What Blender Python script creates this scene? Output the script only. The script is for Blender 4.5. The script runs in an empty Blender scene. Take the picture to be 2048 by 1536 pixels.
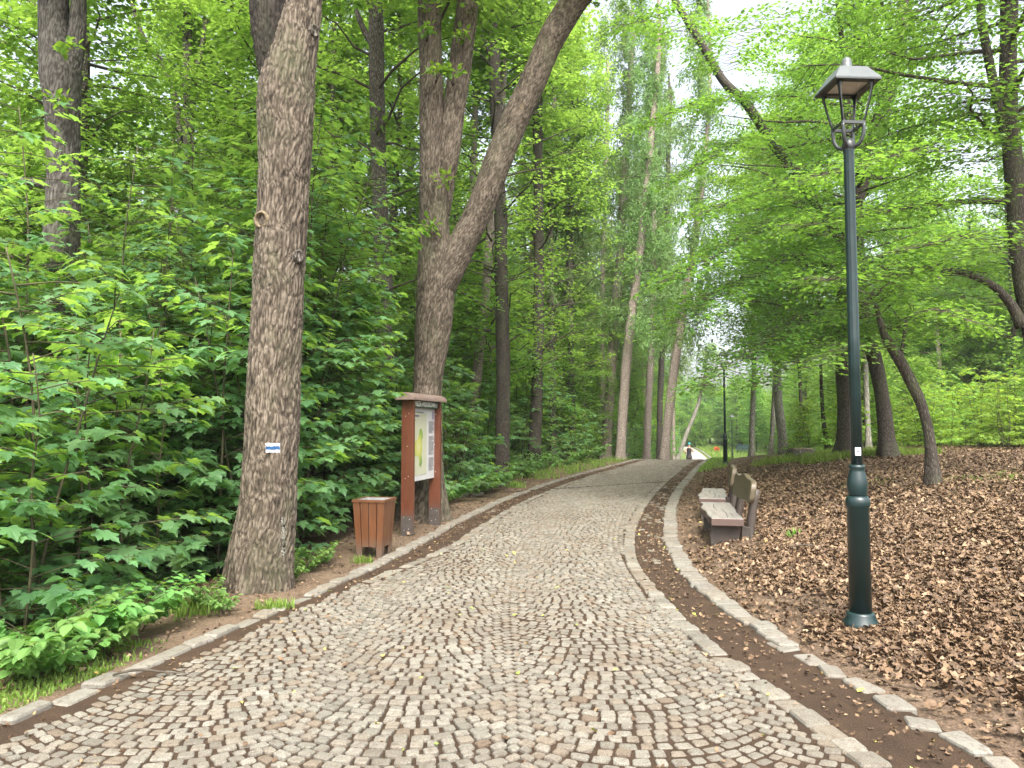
import bpy, math, random
import numpy as np
from mathutils import Vector, Matrix, noise, Quaternion

rng = np.random.default_rng(7)
random.seed(7)
PI = math.pi
R = math.radians
scene = bpy.context.scene
COL = scene.collection

# ------------------------------------------------------------------ camera
EYE = 1.6
PITCH = R(3.2)
F = 1480.0


def ray(px, py):
    u = (px - 1024) / F
    v = (768 - py) / F
    return Vector((u, math.cos(PITCH) - v * math.sin(PITCH), math.sin(PITCH) + v * math.cos(PITCH)))


def at(px, py, D):
    """real-world point on the upright plane D metres ahead"""
    d = ray(px, py)
    t = D / d.y
    return Vector((d.x * t, D, EYE + d.z * t))


cam_d = bpy.data.cameras.new('camera')
cam = bpy.data.objects.new('camera', cam_d)
COL.objects.link(cam)
cam.location = (0, 0, EYE)
cam.rotation_euler = (R(90) + PITCH, 0, 0)
cam_d.sensor_width = 36
cam_d.lens = F / 2048 * 36
cam_d.clip_end = 2000
scene.camera = cam

# ------------------------------------------------------------------ terrain functions


def smooth(a, b, x):
    t = np.clip((np.asarray(x, float) - a) / (b - a), 0, 1)
    return t * t * (3 - 2 * t)


def curve(pts):
    """smooth interpolation (monotone cubic Hermite) through (y, x) points"""
    p = np.array(pts, float)
    ys, xs = p[:, 0], p[:, 1]
    h = np.diff(ys)
    s = np.diff(xs) / h
    m = np.zeros(len(ys))
    m[1:-1] = (s[:-1] * h[1:] + s[1:] * h[:-1]) / (h[1:] + h[:-1])
    m[0], m[-1] = s[0], s[-1]

    def f(y):
        y = np.asarray(y, float)
        i = np.clip(np.searchsorted(ys, y) - 1, 0, len(h) - 1)
        t = (y - ys[i]) / h[i]
        t2, t3 = t * t, t * t * t
        return ((2 * t3 - 3 * t2 + 1) * xs[i] + (t3 - 2 * t2 + t) * h[i] * m[i] + (-2 * t3 + 3 * t2) * xs[i + 1] + (t3 - t2) * h[i] * m[i + 1])
    return f


XL = curve([(-4, -4.6), (2, -3.25), (3.9, -2.66), (5.7, -2.15), (9.1, -1.33), (12, -0.85), (15.3, -0.2), (19, 0.75), (23.2, 2.0), (27, 3.3), (31.6, 4.85), (34.3, 5.8), (40, 8.0), (52, 11.7), (74, 17.6), (117, 26.6), (160, 32.0)])
XR = curve([(-4, 2.9), (2, 2.05), (3.45, 1.80), (4.08, 1.70), (5.04, 1.54), (6.96, 1.43), (8.46, 1.46), (10.3, 1.70), (13.2, 2.30), (18.2, 3.6), (23, 5.0), (29.6, 7.0), (34.8, 8.7), (40, 10.5), (52, 14.4), (74, 19.6), (117, 28.4), (160, 34.5)])
XK = curve([(-4, 3.6), (2, 2.62), (3.45, 2.24), (3.82, 2.16), (4.74, 2.02), (5.78, 1.86), (7.2, 1.78), (9.5, 1.98), (12.5, 2.55), (18.2, 3.98), (23, 5.4), (29.6, 7.4), (34.8, 9.1), (40, 10.9), (52, 14.8), (74, 20.0), (117, 28.8), (160, 34.9)])


def XG(y):  # inner side of the left gutter
    return XL(y) + 0.06 + 0.30 * smooth(6.5, 10.5, y)


def zroad(y):
    y = np.asarray(y, float)
    return -1.75 * smooth(33, 59, y) - 0.25 * smooth(60, 85, y) + 0.5 * smooth(110, 160, y)


def gz(x, y):
    """height of the ground"""
    x = np.asarray(x, float)
    y = np.asarray(y, float)
    z = zroad(y)
    d = x - (XK(y) + 0.22)
    dd = np.maximum(d, 0)
    bank = 0.90 * (1 - np.exp(-(dd / 3.1) ** 1.3)) * (1 - 0.95 * smooth(23, 44, y))
    e = (XL(y) - 0.2) - x
    ee = np.maximum(e, 0)
    amp = 1.45 - 0.85 * smooth(9, 16, y)
    start = 0.75 + 1.0 * smooth(9, 14, y)
    left = -amp * smooth(start, start + 4.5, ee)
    bump = 0.035 * np.sin(x * 1.7 + 0.6 * y) * np.sin(y * 1.3 - 0.4 * x) + 0.02 * np.sin(3.9 * x - 1.1) * np.sin(3.3 * y + x)
    bump = bump * (smooth(0.05, 0.8, dd) + smooth(0.05, 0.8, ee))
    return z + bank + left + bump


def gp(x, y, dz=0.0):
    return Vector((x, y, float(gz(x, y)) + dz))


# ------------------------------------------------------------------ tags, hierarchy


def tag(o, label=None, cat=None, group=None, kind=None):
    if label:
        o['label'] = label
    if cat:
        o['category'] = cat
    if group:
        o['group'] = group
    if kind:
        o['kind'] = kind
    return o


def empty(name, loc=(0, 0, 0), rz=0.0):
    o = bpy.data.objects.new(name, None)
    COL.objects.link(o)
    o.location = loc
    o.rotation_euler = (0, 0, rz)
    o.empty_display_size = 0.2
    return o


def link(name, me, parent=None):
    o = bpy.data.objects.new(name, me)
    COL.objects.link(o)
    if parent is not None:
        o.parent = parent
    return o


def copy_tree(o, parent=None):
    c = o.copy()
    COL.objects.link(c)
    if parent is not None:
        c.parent = parent
    for ch in o.children:
        copy_tree(ch, c)
    return c


# ------------------------------------------------------------------ mesh building


class MB:
    """collects vertices and faces (arrays) and makes ONE mesh"""

    def __init__(self):
        self.v, self.f, self.n, self.attr = [], [], 0, []

    def add(self, verts, faces, mat=0, smooth_=True, attr=None):
        verts = np.asarray(verts, float).reshape(-1, 3)
        fl = faces if isinstance(faces, list) and len(faces) and isinstance(faces[0], np.ndarray) else None
        if fl is None:
            by = {}
            for f in faces:
                by.setdefault(len(f), []).append(f)
            fl = [np.array(a, dtype=np.int64) for a in by.values()]
        for a in fl:
            self.f.append((a + self.n, mat, smooth_))
        self.v.append(verts)
        self.attr.append(np.zeros(len(verts)) if attr is None else np.asarray(attr, float))
        self.n += len(verts)
        return self

    def mesh(self, name, mats, attr=False):
        me = bpy.data.meshes.new(name)
        V = np.concatenate(self.v).astype(np.float32)
        me.vertices.add(len(V))
        me.vertices.foreach_set('co', V.ravel())
        loops, starts, mi, sm = [], [], [], []
        s = 0
        for a, m, smo in self.f:
            k = a.shape[1]
            loops.append(a.ravel())
            starts.append(s + np.arange(len(a)) * k)
            s += a.size
            mi.append(np.full(len(a), m))
            sm.append(np.full(len(a), smo))
        L = np.concatenate(loops).astype(np.int32)
        S = np.concatenate(starts).astype(np.int32)
        me.loops.add(len(L))
        me.loops.foreach_set('vertex_index', L)
        me.polygons.add(len(S))
        me.polygons.foreach_set('loop_start', S)
        for m in (mats if isinstance(mats, (list, tuple)) else [mats]):
            me.materials.append(m)
        me.polygons.foreach_set('material_index', np.concatenate(mi).astype(np.int32))
        me.polygons.foreach_set('use_smooth', np.concatenate(sm).astype(bool))
        if attr:
            at_ = me.attributes.new('ridge', 'FLOAT', 'POINT')
            at_.data.foreach_set('value', np.concatenate(self.attr).astype(np.float32))
        me.update(calc_edges=True)
        me.validate()
        return me

    def build(self, name, mats, parent=None, attr=False):
        return link(name, self.mesh(name, mats, attr), parent)


def xform(verts, loc=(0, 0, 0), rot=(0, 0, 0)):
    M = Matrix.Translation(loc) @ (Matrix.Rotation(rot[2], 4, 'Z') @ Matrix.Rotation(rot[1], 4, 'Y') @ Matrix.Rotation(rot[0], 4, 'X'))
    A = np.array(M)
    v = np.asarray(verts, float)
    return v @ A[:3, :3].T + A[:3, 3]


def bev_poly_prism(mb, outline, z0, z1, bev=0.006, mat=0, loc=(0, 0, 0), rot=(0, 0, 0), sm=False):
    """prism of a closed xy outline between z0 and z1 with small chamfers"""
    o = np.asarray(outline, float)
    area = 0.5 * np.sum(o[:, 0] * np.roll(o[:, 1], -1) - np.roll(o[:, 0], -1) * o[:, 1])
    if area < 0:
        o = o[::-1]
    n = len(o)
    e = np.roll(o, -1, 0) - o
    nrm = np.stack([-e[:, 1], e[:, 0]], 1)
    nrm /= np.maximum(np.linalg.norm(nrm, axis=1, keepdims=True), 1e-9)
    inn = nrm + np.roll(nrm, 1, 0)
    inn /= np.maximum(np.linalg.norm(inn, axis=1, keepdims=True), 1e-9)
    oi = o + inn * bev
    b = min(bev, (z1 - z0) * 0.4)
    rings = [(oi, z0), (o, z0 + b), (o, z1 - b), (oi, z1)]
    V = np.concatenate([np.column_stack([r, np.full(n, z)]) for r, z in rings])
    q = []
    for k in range(3):
        for i in range(n):
            j = (i + 1) % n
            q.append((k * n + i, k * n + j, (k + 1) * n + j, (k + 1) * n + i))
    fs = q + [tuple(range(n - 1, -1, -1)), tuple(range(3 * n, 4 * n))]
    mb.add(xform(V, loc, rot), fs, mat, sm)


def box(mb, c, s, bev=0.006, mat=0, rot=(0, 0, 0), taper=1.0):
    hx, hy, hz = s[0] / 2, s[1] / 2, s[2] / 2
    b = min(bev, hx * 0.45, hy * 0.45)
    o = [(-hx, -hy), (hx, -hy), (hx, hy), (-hx, hy)]
    bev_poly_prism(mb, o, -hz, hz, b, mat, c, rot)


def lathe(mb, prof, seg=32, mat=0, loc=(0, 0, 0), cap=True, flute=0.0, nfl=12):
    a = np.arange(seg) / seg * 2 * PI
    V, q = [], []
    for r, z in prof:
        rr = r * (1 + flute * np.cos(a * nfl)) if flute else r
        V.append(np.column_stack([rr * np.cos(a), rr * np.sin(a), np.full(seg, z)]))
    V = np.concatenate(V) + np.array(loc)
    for k in range(len(prof) - 1):
        for i in range(seg):
            j = (i + 1) % seg
            q.append((k * seg + i, k * seg + j, (k + 1) * seg + j, (k + 1) * seg + i))
    if cap:
        q.append(tuple(range(seg - 1, -1, -1)))
        q.append(tuple((len(prof) - 1) * seg + i for i in range(seg)))
    mb.add(V, q, mat, True)


def resample(pts, rad, step):
    """Catmull-Rom resampling of a polyline with radii"""
    P = np.array([list(p) for p in pts], float)
    r = np.array(rad, float)
    if len(P) == 2:
        P = np.array([P[0], (P[0] + P[1]) / 2, P[1]])
        r = np.array([r[0], (r[0] + r[1]) / 2, r[1]])
    Q = np.vstack([2 * P[0] - P[1], P, 2 * P[-1] - P[-2]])
    q = np.concatenate([[r[0]], r, [r[-1]]])
    oP, orr = [], []
    for i in range(1, len(Q) - 2):
        L = np.linalg.norm(Q[i + 1] - Q[i])
        k = max(1, int(math.ceil(L / step)))
        t = np.arange(k)[:, None] / k
        oP.append(0.5 * ((2 * Q[i]) + (-Q[i - 1] + Q[i + 1]) * t + (2 * Q[i - 1] - 5 * Q[i] + 4 * Q[i + 1] - Q[i + 2]) * t ** 2 + (-Q[i - 1] + 3 * Q[i] - 3 * Q[i + 1] + Q[i + 2]) * t ** 3))
        orr.append(q[i] + (q[i + 1] - q[i]) * t[:, 0])
    oP.append(P[-1:])
    orr.append(r[-1:])
    return np.concatenate(oP), np.concatenate(orr)


def tube_grid(pts, rad, seg=10, step=0.3, rs=True):
    P, r = resample(pts, rad, step) if rs else (np.array(pts, float), np.array(rad, float))
    n = len(P)
    T = np.gradient(P, axis=0)
    T /= np.maximum(np.linalg.norm(T, axis=1, keepdims=True), 1e-9)
    ref = np.array([1.0, 0, 0]) if abs(T[0][0]) < 0.8 else np.array([0, 1.0, 0])
    N = np.zeros_like(P)
    u = ref
    for i in range(n):
        u = u - T[i] * np.dot(u, T[i])
        u /= max(np.linalg.norm(u), 1e-9)
        N[i] = u
    B = np.cross(T, N)
    a = np.arange(seg) / seg * 2 * PI
    dirs = N[:, None, :] * np.cos(a)[None, :, None] + B[:, None, :] * np.sin(a)[None, :, None]
    V = P[:, None, :] + dirs * r[:, None, None]
    i = np.arange(n - 1)[:, None] * seg
    j = np.arange(seg)[None, :]
    j2 = (j + 1) % seg
    Fq = np.stack([i + j, i + j2, i + seg + j2, i + seg + j], -1).reshape(-1, 4)
    return V, dirs, Fq, r


def tube(mb, pts, rad, seg=8, step=0.3, mat=0, cap=True, rs=True):
    V, _, Fq, _ = tube_grid(pts, rad, seg, step, rs)
    n = V.shape[0]
    fs = [Fq]
    if cap:
        fs.append(np.array([list(range(seg - 1, -1, -1)), [(n - 1) * seg + k for k in range(seg)]]))
    mb.add(V.reshape(-1, 3), fs, mat, True)


# ------------------------------------------------------------------ materials


def mat(name):
    m = bpy.data.materials.new(name)
    m.use_nodes = True
    nt = m.node_tree
    nt.nodes.clear()
    return m, nt


class N:
    def __init__(self, nt):
        self.nt = nt

    def new(self, t, **kw):
        n = self.nt.nodes.new(t)
        for k, v in kw.items():
            if k in n.inputs:
                n.inputs[k].default_value = v
            else:
                setattr(n, k, v)
        return n

    def link(self, a, b):
        self.nt.links.new(a, b)

    def ramp(self, fac, stops, interp='LINEAR'):
        n = self.nt.nodes.new('ShaderNodeValToRGB')
        n.color_ramp.interpolation = interp
        while len(n.color_ramp.elements) < len(stops):
            n.color_ramp.elements.new(0.5)
        for e, (p, c) in zip(n.color_ramp.elements, stops):
            e.position = p
            e.color = (c[0], c[1], c[2], 1)
        self.link(fac, n.inputs[0])
        return n.outputs[0]

    def coords(self, scale=(1, 1, 1), kind='Object'):
        tc = self.nt.nodes.new('ShaderNodeTexCoord')
        mp = self.nt.nodes.new('ShaderNodeMapping')
        mp.inputs['Scale'].default_value = scale
        self.link(tc.outputs[kind], mp.inputs[0])
        return mp.outputs[0]

    def noise(self, vec, scale, detail=4, rough=0.6, dist=0.0):
        n = self.nt.nodes.new('ShaderNodeTexNoise')
        n.inputs['Scale'].default_value = scale
        n.inputs['Detail'].default_value = detail
        n.inputs['Roughness'].default_value = rough
        n.inputs['Distortion'].default_value = dist
        if vec is not None:
            self.link(vec, n.inputs['Vector'])
        return n.outputs[0]

    def mix(self, fac, a, b, blend='MIX'):
        n = self.nt.nodes.new('ShaderNodeMix')
        n.data_type = 'RGBA'
        n.blend_type = blend
        for inp, v in ((n.inputs[0], fac), (n.inputs[6], a), (n.inputs[7], b)):
            if isinstance(v, (int, float)):
                inp.default_value = v
            elif isinstance(v, tuple):
                inp.default_value = (v[0], v[1], v[2], 1)
            else:
                self.link(v, inp)
        return n.outputs[2]

    def math(self, op, a, b=0.0):
        n = self.nt.nodes.new('ShaderNodeMath')
        n.operation = op
        for inp, v in ((n.inputs[0], a), (n.inputs[1], b)):
            if isinstance(v, (int, float)):
                inp.default_value = v
            else:
                self.link(v, inp)
        return n.outputs[0]

    def bump(self, h, strength=0.5, dist=0.02):
        n = self.nt.nodes.new('ShaderNodeBump')
        n.inputs['Strength'].default_value = strength
        n.inputs['Distance'].default_value = dist
        self.link(h, n.inputs['Height'])
        return n.outputs[0]

    def out(self, col, rough=0.7, metal=0.0, normal=None, spec=0.5, coat=0.0):
        p = self.nt.nodes.new('ShaderNodeBsdfPrincipled')
        if isinstance(col, tuple):
            p.inputs['Base Color'].default_value = (col[0], col[1], col[2], 1)
        else:
            self.link(col, p.inputs['Base Color'])
        if isinstance(rough, (int, float)):
            p.inputs['Roughness'].default_value = rough
        else:
            self.link(rough, p.inputs['Roughness'])
        p.inputs['Metallic'].default_value = metal
        p.inputs['Specular IOR Level'].default_value = spec
        p.inputs['Coat Weight'].default_value = coat
        if normal is not None:
            self.link(normal, p.inputs['Normal'])
        o = self.nt.nodes.new('ShaderNodeOutputMaterial')
        self.link(p.outputs[0], o.inputs[0])
        return p


def island(n):
    g = n.nt.nodes.new('ShaderNodeNewGeometry')
    return g.outputs['Random Per Island']


def leaf_mat(name, dark, light, trans, tmix=0.42, rough=0.42, spec=0.4):
    m, nt = mat(name)
    n = N(nt)
    r = island(n)
    oi = nt.nodes.new('ShaderNodeObjectInfo')
    base = n.ramp(r, [(0.0, dark), (0.55, tuple((a + b) / 2 for a, b in zip(dark, light))), (1.0, light)])
    tcol = n.ramp(r, [(0.0, tuple(c * 0.75 for c in trans)), (1.0, tuple(min(1, c * 1.2) for c in trans))])
    hsv = nt.nodes.new('ShaderNodeHueSaturation')
    n.link(n.math('ADD', n.math('MULTIPLY', oi.outputs['Random'], 0.04), 0.48), hsv.inputs['Hue'])
    n.link(n.math('ADD', n.math('MULTIPLY', oi.outputs['Random'], 0.35), 0.82), hsv.inputs['Value'])
    n.link(base, hsv.inputs['Color'])
    p = nt.nodes.new('ShaderNodeBsdfPrincipled')
    n.link(hsv.outputs[0], p.inputs['Base Color'])
    p.inputs['Roughness'].default_value = rough
    p.inputs['Specular IOR Level'].default_value = spec
    t = nt.nodes.new('ShaderNodeBsdfTranslucent')
    n.link(tcol, t.inputs[0])
    mx = nt.nodes.new('ShaderNodeMixShader')
    mx.inputs[0].default_value = tmix
    n.link(p.outputs[0], mx.inputs[1])
    n.link(t.outputs[0], mx.inputs[2])
    o = nt.nodes.new('ShaderNodeOutputMaterial')
    n.link(mx.outputs[0], o.inputs[0])
    return m


M_MAPLE = leaf_mat('maple_leaf', (0.06, 0.145, 0.06), (0.16, 0.295, 0.135), (0.38, 0.62, 0.08), 0.46, 0.42, 0.45)
M_MID = leaf_mat('midstory_leaf', (0.075, 0.16, 0.032), (0.18, 0.31, 0.065), (0.42, 0.66, 0.09), 0.5, 0.5, 0.3)
M_BEECH = leaf_mat('beech_leaf', (0.055, 0.14, 0.032), (0.13, 0.26, 0.065), (0.34, 0.60, 0.07), 0.46, 0.42, 0.4)
M_LARCH = leaf_mat('larch_needles', (0.16, 0.25, 0.085), (0.24, 0.36, 0.13), (0.36, 0.54, 0.15), 0.4, 0.6, 0.2)
M_OAKLEAF = leaf_mat('oak_sprig_leaf', (0.07, 0.15, 0.02), (0.14, 0.25, 0.04), (0.32, 0.52, 0.04), 0.45, 0.45, 0.3)
M_BRAMBLE = leaf_mat('bramble_leaf', (0.10, 0.21, 0.055), (0.17, 0.32, 0.09), (0.30, 0.52, 0.07), 0.38, 0.45, 0.4)
M_GRASS = leaf_mat('grass_blade', (0.12, 0.20, 0.035), (0.23, 0.33, 0.075), (0.34, 0.48, 0.07), 0.4, 0.5, 0.3)


def bark_mat(name, deep, mid, high, sc=1.0, moss=0.25, use_ridge=False, bump=0.9):
    m, nt = mat(name)
    n = N(nt)
    v = n.coords((30 * sc, 30 * sc, 7.5 * sc))
    wob = n.noise(n.coords((5 * sc, 5 * sc, 3 * sc)), 1.0, 3)
    add = nt.nodes.new('ShaderNodeVectorMath')
    add.operation = 'ADD'
    sub = nt.nodes.new('ShaderNodeVectorMath')
    sub.operation = 'SCALE'
    sub.inputs['Scale'].default_value = 2.2
    comb = nt.nodes.new('ShaderNodeCombineXYZ')
    n.link(wob, comb.inputs[0])
    n.link(wob, comb.inputs[1])
    n.link(comb.outputs[0], sub.inputs[0])
    n.link(v, add.inputs[0])
    n.link(sub.outputs[0], add.inputs[1])
    vo = nt.nodes.new('ShaderNodeTexVoronoi')
    vo.feature = 'DISTANCE_TO_EDGE'
    vo.inputs['Scale'].default_value = 1.0
    n.link(add.outputs[0], vo.inputs['Vector'])
    fine = n.noise(n.coords((40 * sc, 40 * sc, 14 * sc)), 1.0, 5, 0.65)
    h = n.math('ADD', n.math('MULTIPLY', n.math('MINIMUM', vo.outputs['Distance'], 0.3), 2.2), n.math('MULTIPLY', fine, 0.55))
    if use_ridge:
        a = nt.nodes.new('ShaderNodeAttribute')
        a.attribute_name = 'ridge'
        ch = n.math('ADD', n.math('MULTIPLY', a.outputs['Fac'], 0.75), n.math('MULTIPLY', fine, 0.5))
        h = n.math('ADD', n.math('MULTIPLY', fine, 0.8), n.math('MULTIPLY', h, 0.25))
    else:
        ch = h
    col = n.ramp(ch, [(0.18, deep), (0.55, mid), (0.95, high)])
    big = n.noise(n.coords((1.3, 1.3, 0.7)), 1.0, 5, 0.6)
    col = n.mix(n.math('MULTIPLY', n.ramp(big, [(0.35, (0, 0, 0)), (0.7, (1, 1, 1))]), 0.35), col, tuple(c * 0.45 for c in mid))
    mossn = n.noise(n.coords((2.6, 2.6, 1.1)), 1.0, 6, 0.7)
    mf = n.math('MULTIPLY', n.ramp(mossn, [(0.50, (0, 0, 0)), (0.68, (1, 1, 1))]), moss)
    col = n.mix(mf, col, (0.12, 0.14, 0.07))
    n.out(col, 0.9, 0, n.bump(h, bump, 0.03 / sc), 0.25)
    return m


M_OAK = bark_mat('oak_bark', (0.018, 0.014, 0.010), (0.100, 0.079, 0.058), (0.225, 0.186, 0.145), 1.0, 0.30, True, 0.9)
M_OAKGREY = bark_mat('grey_oak_bark', (0.014, 0.012, 0.010), (0.070, 0.063, 0.053), (0.155, 0.143, 0.125), 1.0, 0.30, True, 0.9)
M_OAKDARK = bark_mat('dark_oak_bark', (0.009, 0.008, 0.006), (0.028, 0.023, 0.018), (0.055, 0.046, 0.037), 1.0, 0.2, True, 0.8)  # darker oak bark for the second stem of the marked oak
M_BARKG = bark_mat('grey_bark', (0.03, 0.026, 0.021), (0.12, 0.103, 0.086), (0.23, 0.205, 0.178), 1.1, 0.35)
M_BARKD = bark_mat('dark_bark', (0.022, 0.018, 0.014), (0.07, 0.058, 0.047), (0.125, 0.108, 0.09), 1.3, 0.45, False, 0.7)
M_LARCHB = bark_mat('larch_bark', (0.11, 0.082, 0.066), (0.34, 0.275, 0.235), (0.50, 0.44, 0.39), 1.2, 0.15)
M_BEECHB = bark_mat('pale_smooth_bark', (0.12, 0.11, 0.095), (0.27, 0.25, 0.215), (0.38, 0.36, 0.32), 0.6, 0.5, False, 0.25)


def birch_mat():
    m, nt = mat('birch_bark')
    n = N(nt)
    a = n.noise(n.coords((3, 3, 16)), 1.0, 4, 0.7, 0.4)
    b = n.noise(n.coords((9, 9, 5)), 1.0, 5, 0.7)
    c = n.ramp(a, [(0.34, (0.05, 0.045, 0.04)), (0.42, (0.38, 0.37, 0.34)), (1, (0.55, 0.54, 0.51))])
    c = n.mix(n.ramp(b, [(0.45, (0, 0, 0)), (0.75, (0.6, 0.6, 0.6))]), c, (0.18, 0.16, 0.13))
    n.out(c, 0.8, 0, n.bump(a, 0.3, 0.01), 0.3)
    return m


M_BIRCH = birch_mat()


def twig_mat():
    m, nt = mat('twig_bark')
    n = N(nt)
    c = n.ramp(n.noise(n.coords((8, 8, 8)), 1.0, 3), [(0.3, (0.04, 0.032, 0.024)), (0.7, (0.12, 0.10, 0.075))])
    n.out(c, 0.85, spec=0.3)
    return m


M_TWIG = twig_mat()


def greenstem_mat():
    m, nt = mat('young_stem')
    n = N(nt)
    c = n.ramp(n.noise(n.coords((6, 6, 6)), 1.0, 3), [(0.3, (0.035, 0.034, 0.018)), (0.7, (0.10, 0.085, 0.045))])
    n.out(c, 0.7, spec=0.3)
    return m


M_STEM = greenstem_mat()


def stone_mat(name, stops, speck=0.35):
    m, nt = mat(name)
    n = N(nt)
    c = n.ramp(island(n), stops)
    fine = n.noise(n.coords((1, 1, 1)), 160, 4, 0.75)
    mid = n.noise(n.coords((1, 1, 1)), 26, 6, 0.75)
    c = n.mix(speck, c, n.ramp(fine, [(0.32, (0.08, 0.075, 0.065)), (0.5, (0.36, 0.34, 0.31)), (0.68, (0.72, 0.69, 0.63))]), 'OVERLAY')
    dirt = n.ramp(mid, [(0.50, (0, 0, 0)), (0.62, (1, 1, 1))])
    c = n.mix(n.math('MULTIPLY', dirt, 0.62), c, (0.085, 0.062, 0.045))
    stain = n.noise(n.coords((1, 1, 1)), 1.1, 5, 0.7)
    c = n.mix(n.math('MULTIPLY', n.ramp(stain, [(0.42, (0, 0, 0)), (0.66, (1, 1, 1))]), 0.45), c, (0.125, 0.098, 0.072))
    h = n.math('ADD', n.math('MULTIPLY', mid, 1.0), n.math('MULTIPLY', fine, 0.4))
    n.out(c, 0.82, 0, n.bump(h, 0.55, 0.008), 0.35)
    return m


M_COB = stone_mat('granite_cobble', [(0.0, (0.16, 0.155, 0.135)), (0.3, (0.215, 0.209, 0.183)), (0.65, (0.262, 0.256, 0.226)), (0.82, (0.205, 0.172, 0.135)), (0.93, (0.29, 0.284, 0.252)), (1.0, (0.15, 0.112, 0.08))], 0.75)
M_KERB = stone_mat('granite_kerb', [(0.0, (0.20, 0.195, 0.172)), (0.5, (0.25, 0.243, 0.215)), (0.8, (0.225, 0.205, 0.17)), (1.0, (0.19, 0.184, 0.163))], 0.45)


def soil_mat(name, a, b, c_, sc=1.0, moist=0.0, meadow=None):
    m, nt = mat(name)
    n = N(nt)
    v = n.coords((1, 1, 1))
    n1 = n.noise(v, 2.2 * sc, 6, 0.65)
    n2 = n.noise(v, 55 * sc, 4, 0.75)
    c = n.ramp(n1, [(0.3, a), (0.5, b), (0.72, c_)])
    c = n.mix(0.55, c, n.ramp(n2, [(0.3, tuple(x * 0.35 for x in a)), (0.5, b), (0.72, tuple(min(1, x * 1.9) for x in c_))]))
    if meadow:  # the open ground beyond the crest is grown over with grass
        tc = nt.nodes.new('ShaderNodeTexCoord')
        sy = nt.nodes.new('ShaderNodeSeparateXYZ')
        n.link(tc.outputs['Object'], sy.inputs[0])
        yy_ = n.math('ADD', sy.outputs[1], n.math('MULTIPLY', n1, 16.0))
        f = n.ramp(n.math('MULTIPLY', yy_, 0.01), [((meadow + 6) * 0.01, (0, 0, 0)), ((meadow + 16) * 0.01, (0.85, 0.85, 0.85))])
        c = n.mix(f, c, n.ramp(n2, [(0.3, (0.06, 0.10, 0.025)), (0.7, (0.17, 0.24, 0.06))]))
    h = n.math('ADD', n2, n.math('MULTIPLY', n1, 0.8))
    n.out(c, 0.95, 0, n.bump(h, 0.7, 0.02), 0.2)
    return m


M_SOIL = soil_mat('forest_soil', (0.065, 0.043, 0.029), (0.125, 0.086, 0.058), (0.20, 0.148, 0.105), 1.0, 0.0, 46)
M_JOINT = soil_mat('joint_grit', (0.024, 0.016, 0.011), (0.052, 0.033, 0.021), (0.092, 0.059, 0.037), 2.0)


def cob_far_mat():
    m, nt = mat('distant_cobbles')
    n = N(nt)
    v = n.coords((9, 9, 9))
    vo = nt.nodes.new('ShaderNodeTexVoronoi')
    vo.feature = 'DISTANCE_TO_EDGE'
    vo.inputs['Scale'].default_value = 1
    n.link(v, vo.inputs['Vector'])
    vc = nt.nodes.new('ShaderNodeTexVoronoi')
    vc.inputs['Scale'].default_value = 1
    n.link(v, vc.inputs['Vector'])
    c = n.mix(n.ramp(vo.outputs['Distance'], [(0.03, (1, 1, 1)), (0.1, (0, 0, 0))]), n.mix(0.2, (0.42, 0.40, 0.36), vc.outputs['Color']), (0.12, 0.08, 0.05))
    n.out(c, 0.8, 0, n.bump(vo.outputs['Distance'], 0.4, 0.02), 0.4)
    return m


M_COBFAR = cob_far_mat()


def litter_mat():
    m, nt = mat('dead_leaf')
    n = N(nt)
    r = island(n)
    c = n.ramp(r, [(0.0, (0.026, 0.016, 0.009)), (0.3, (0.068, 0.041, 0.022)), (0.62, (0.138, 0.084, 0.045)), (0.87, (0.225, 0.147, 0.083)), (1.0, (0.36, 0.265, 0.165))])
    c = n.mix(0.3, c, n.ramp(n.noise(n.coords((1, 1, 1)), 60, 4), [(0.3, (0.05, 0.03, 0.02)), (0.7, (0.36, 0.24, 0.15))]))
    p = n.out(c, 0.62, spec=0.35)
    return m


M_LITTER = litter_mat()


def fresh_mat():
    m, nt = mat('fallen_green_leaf')
    n = N(nt)
    c = n.ramp(island(n), [(0.0, (0.16, 0.24, 0.04)), (0.5, (0.34, 0.36, 0.07)), (0.8, (0.42, 0.34, 0.09)), (1.0, (0.45, 0.28, 0.10))])
    n.out(c, 0.55, spec=0.35)
    return m


M_FRESH = fresh_mat()


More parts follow.
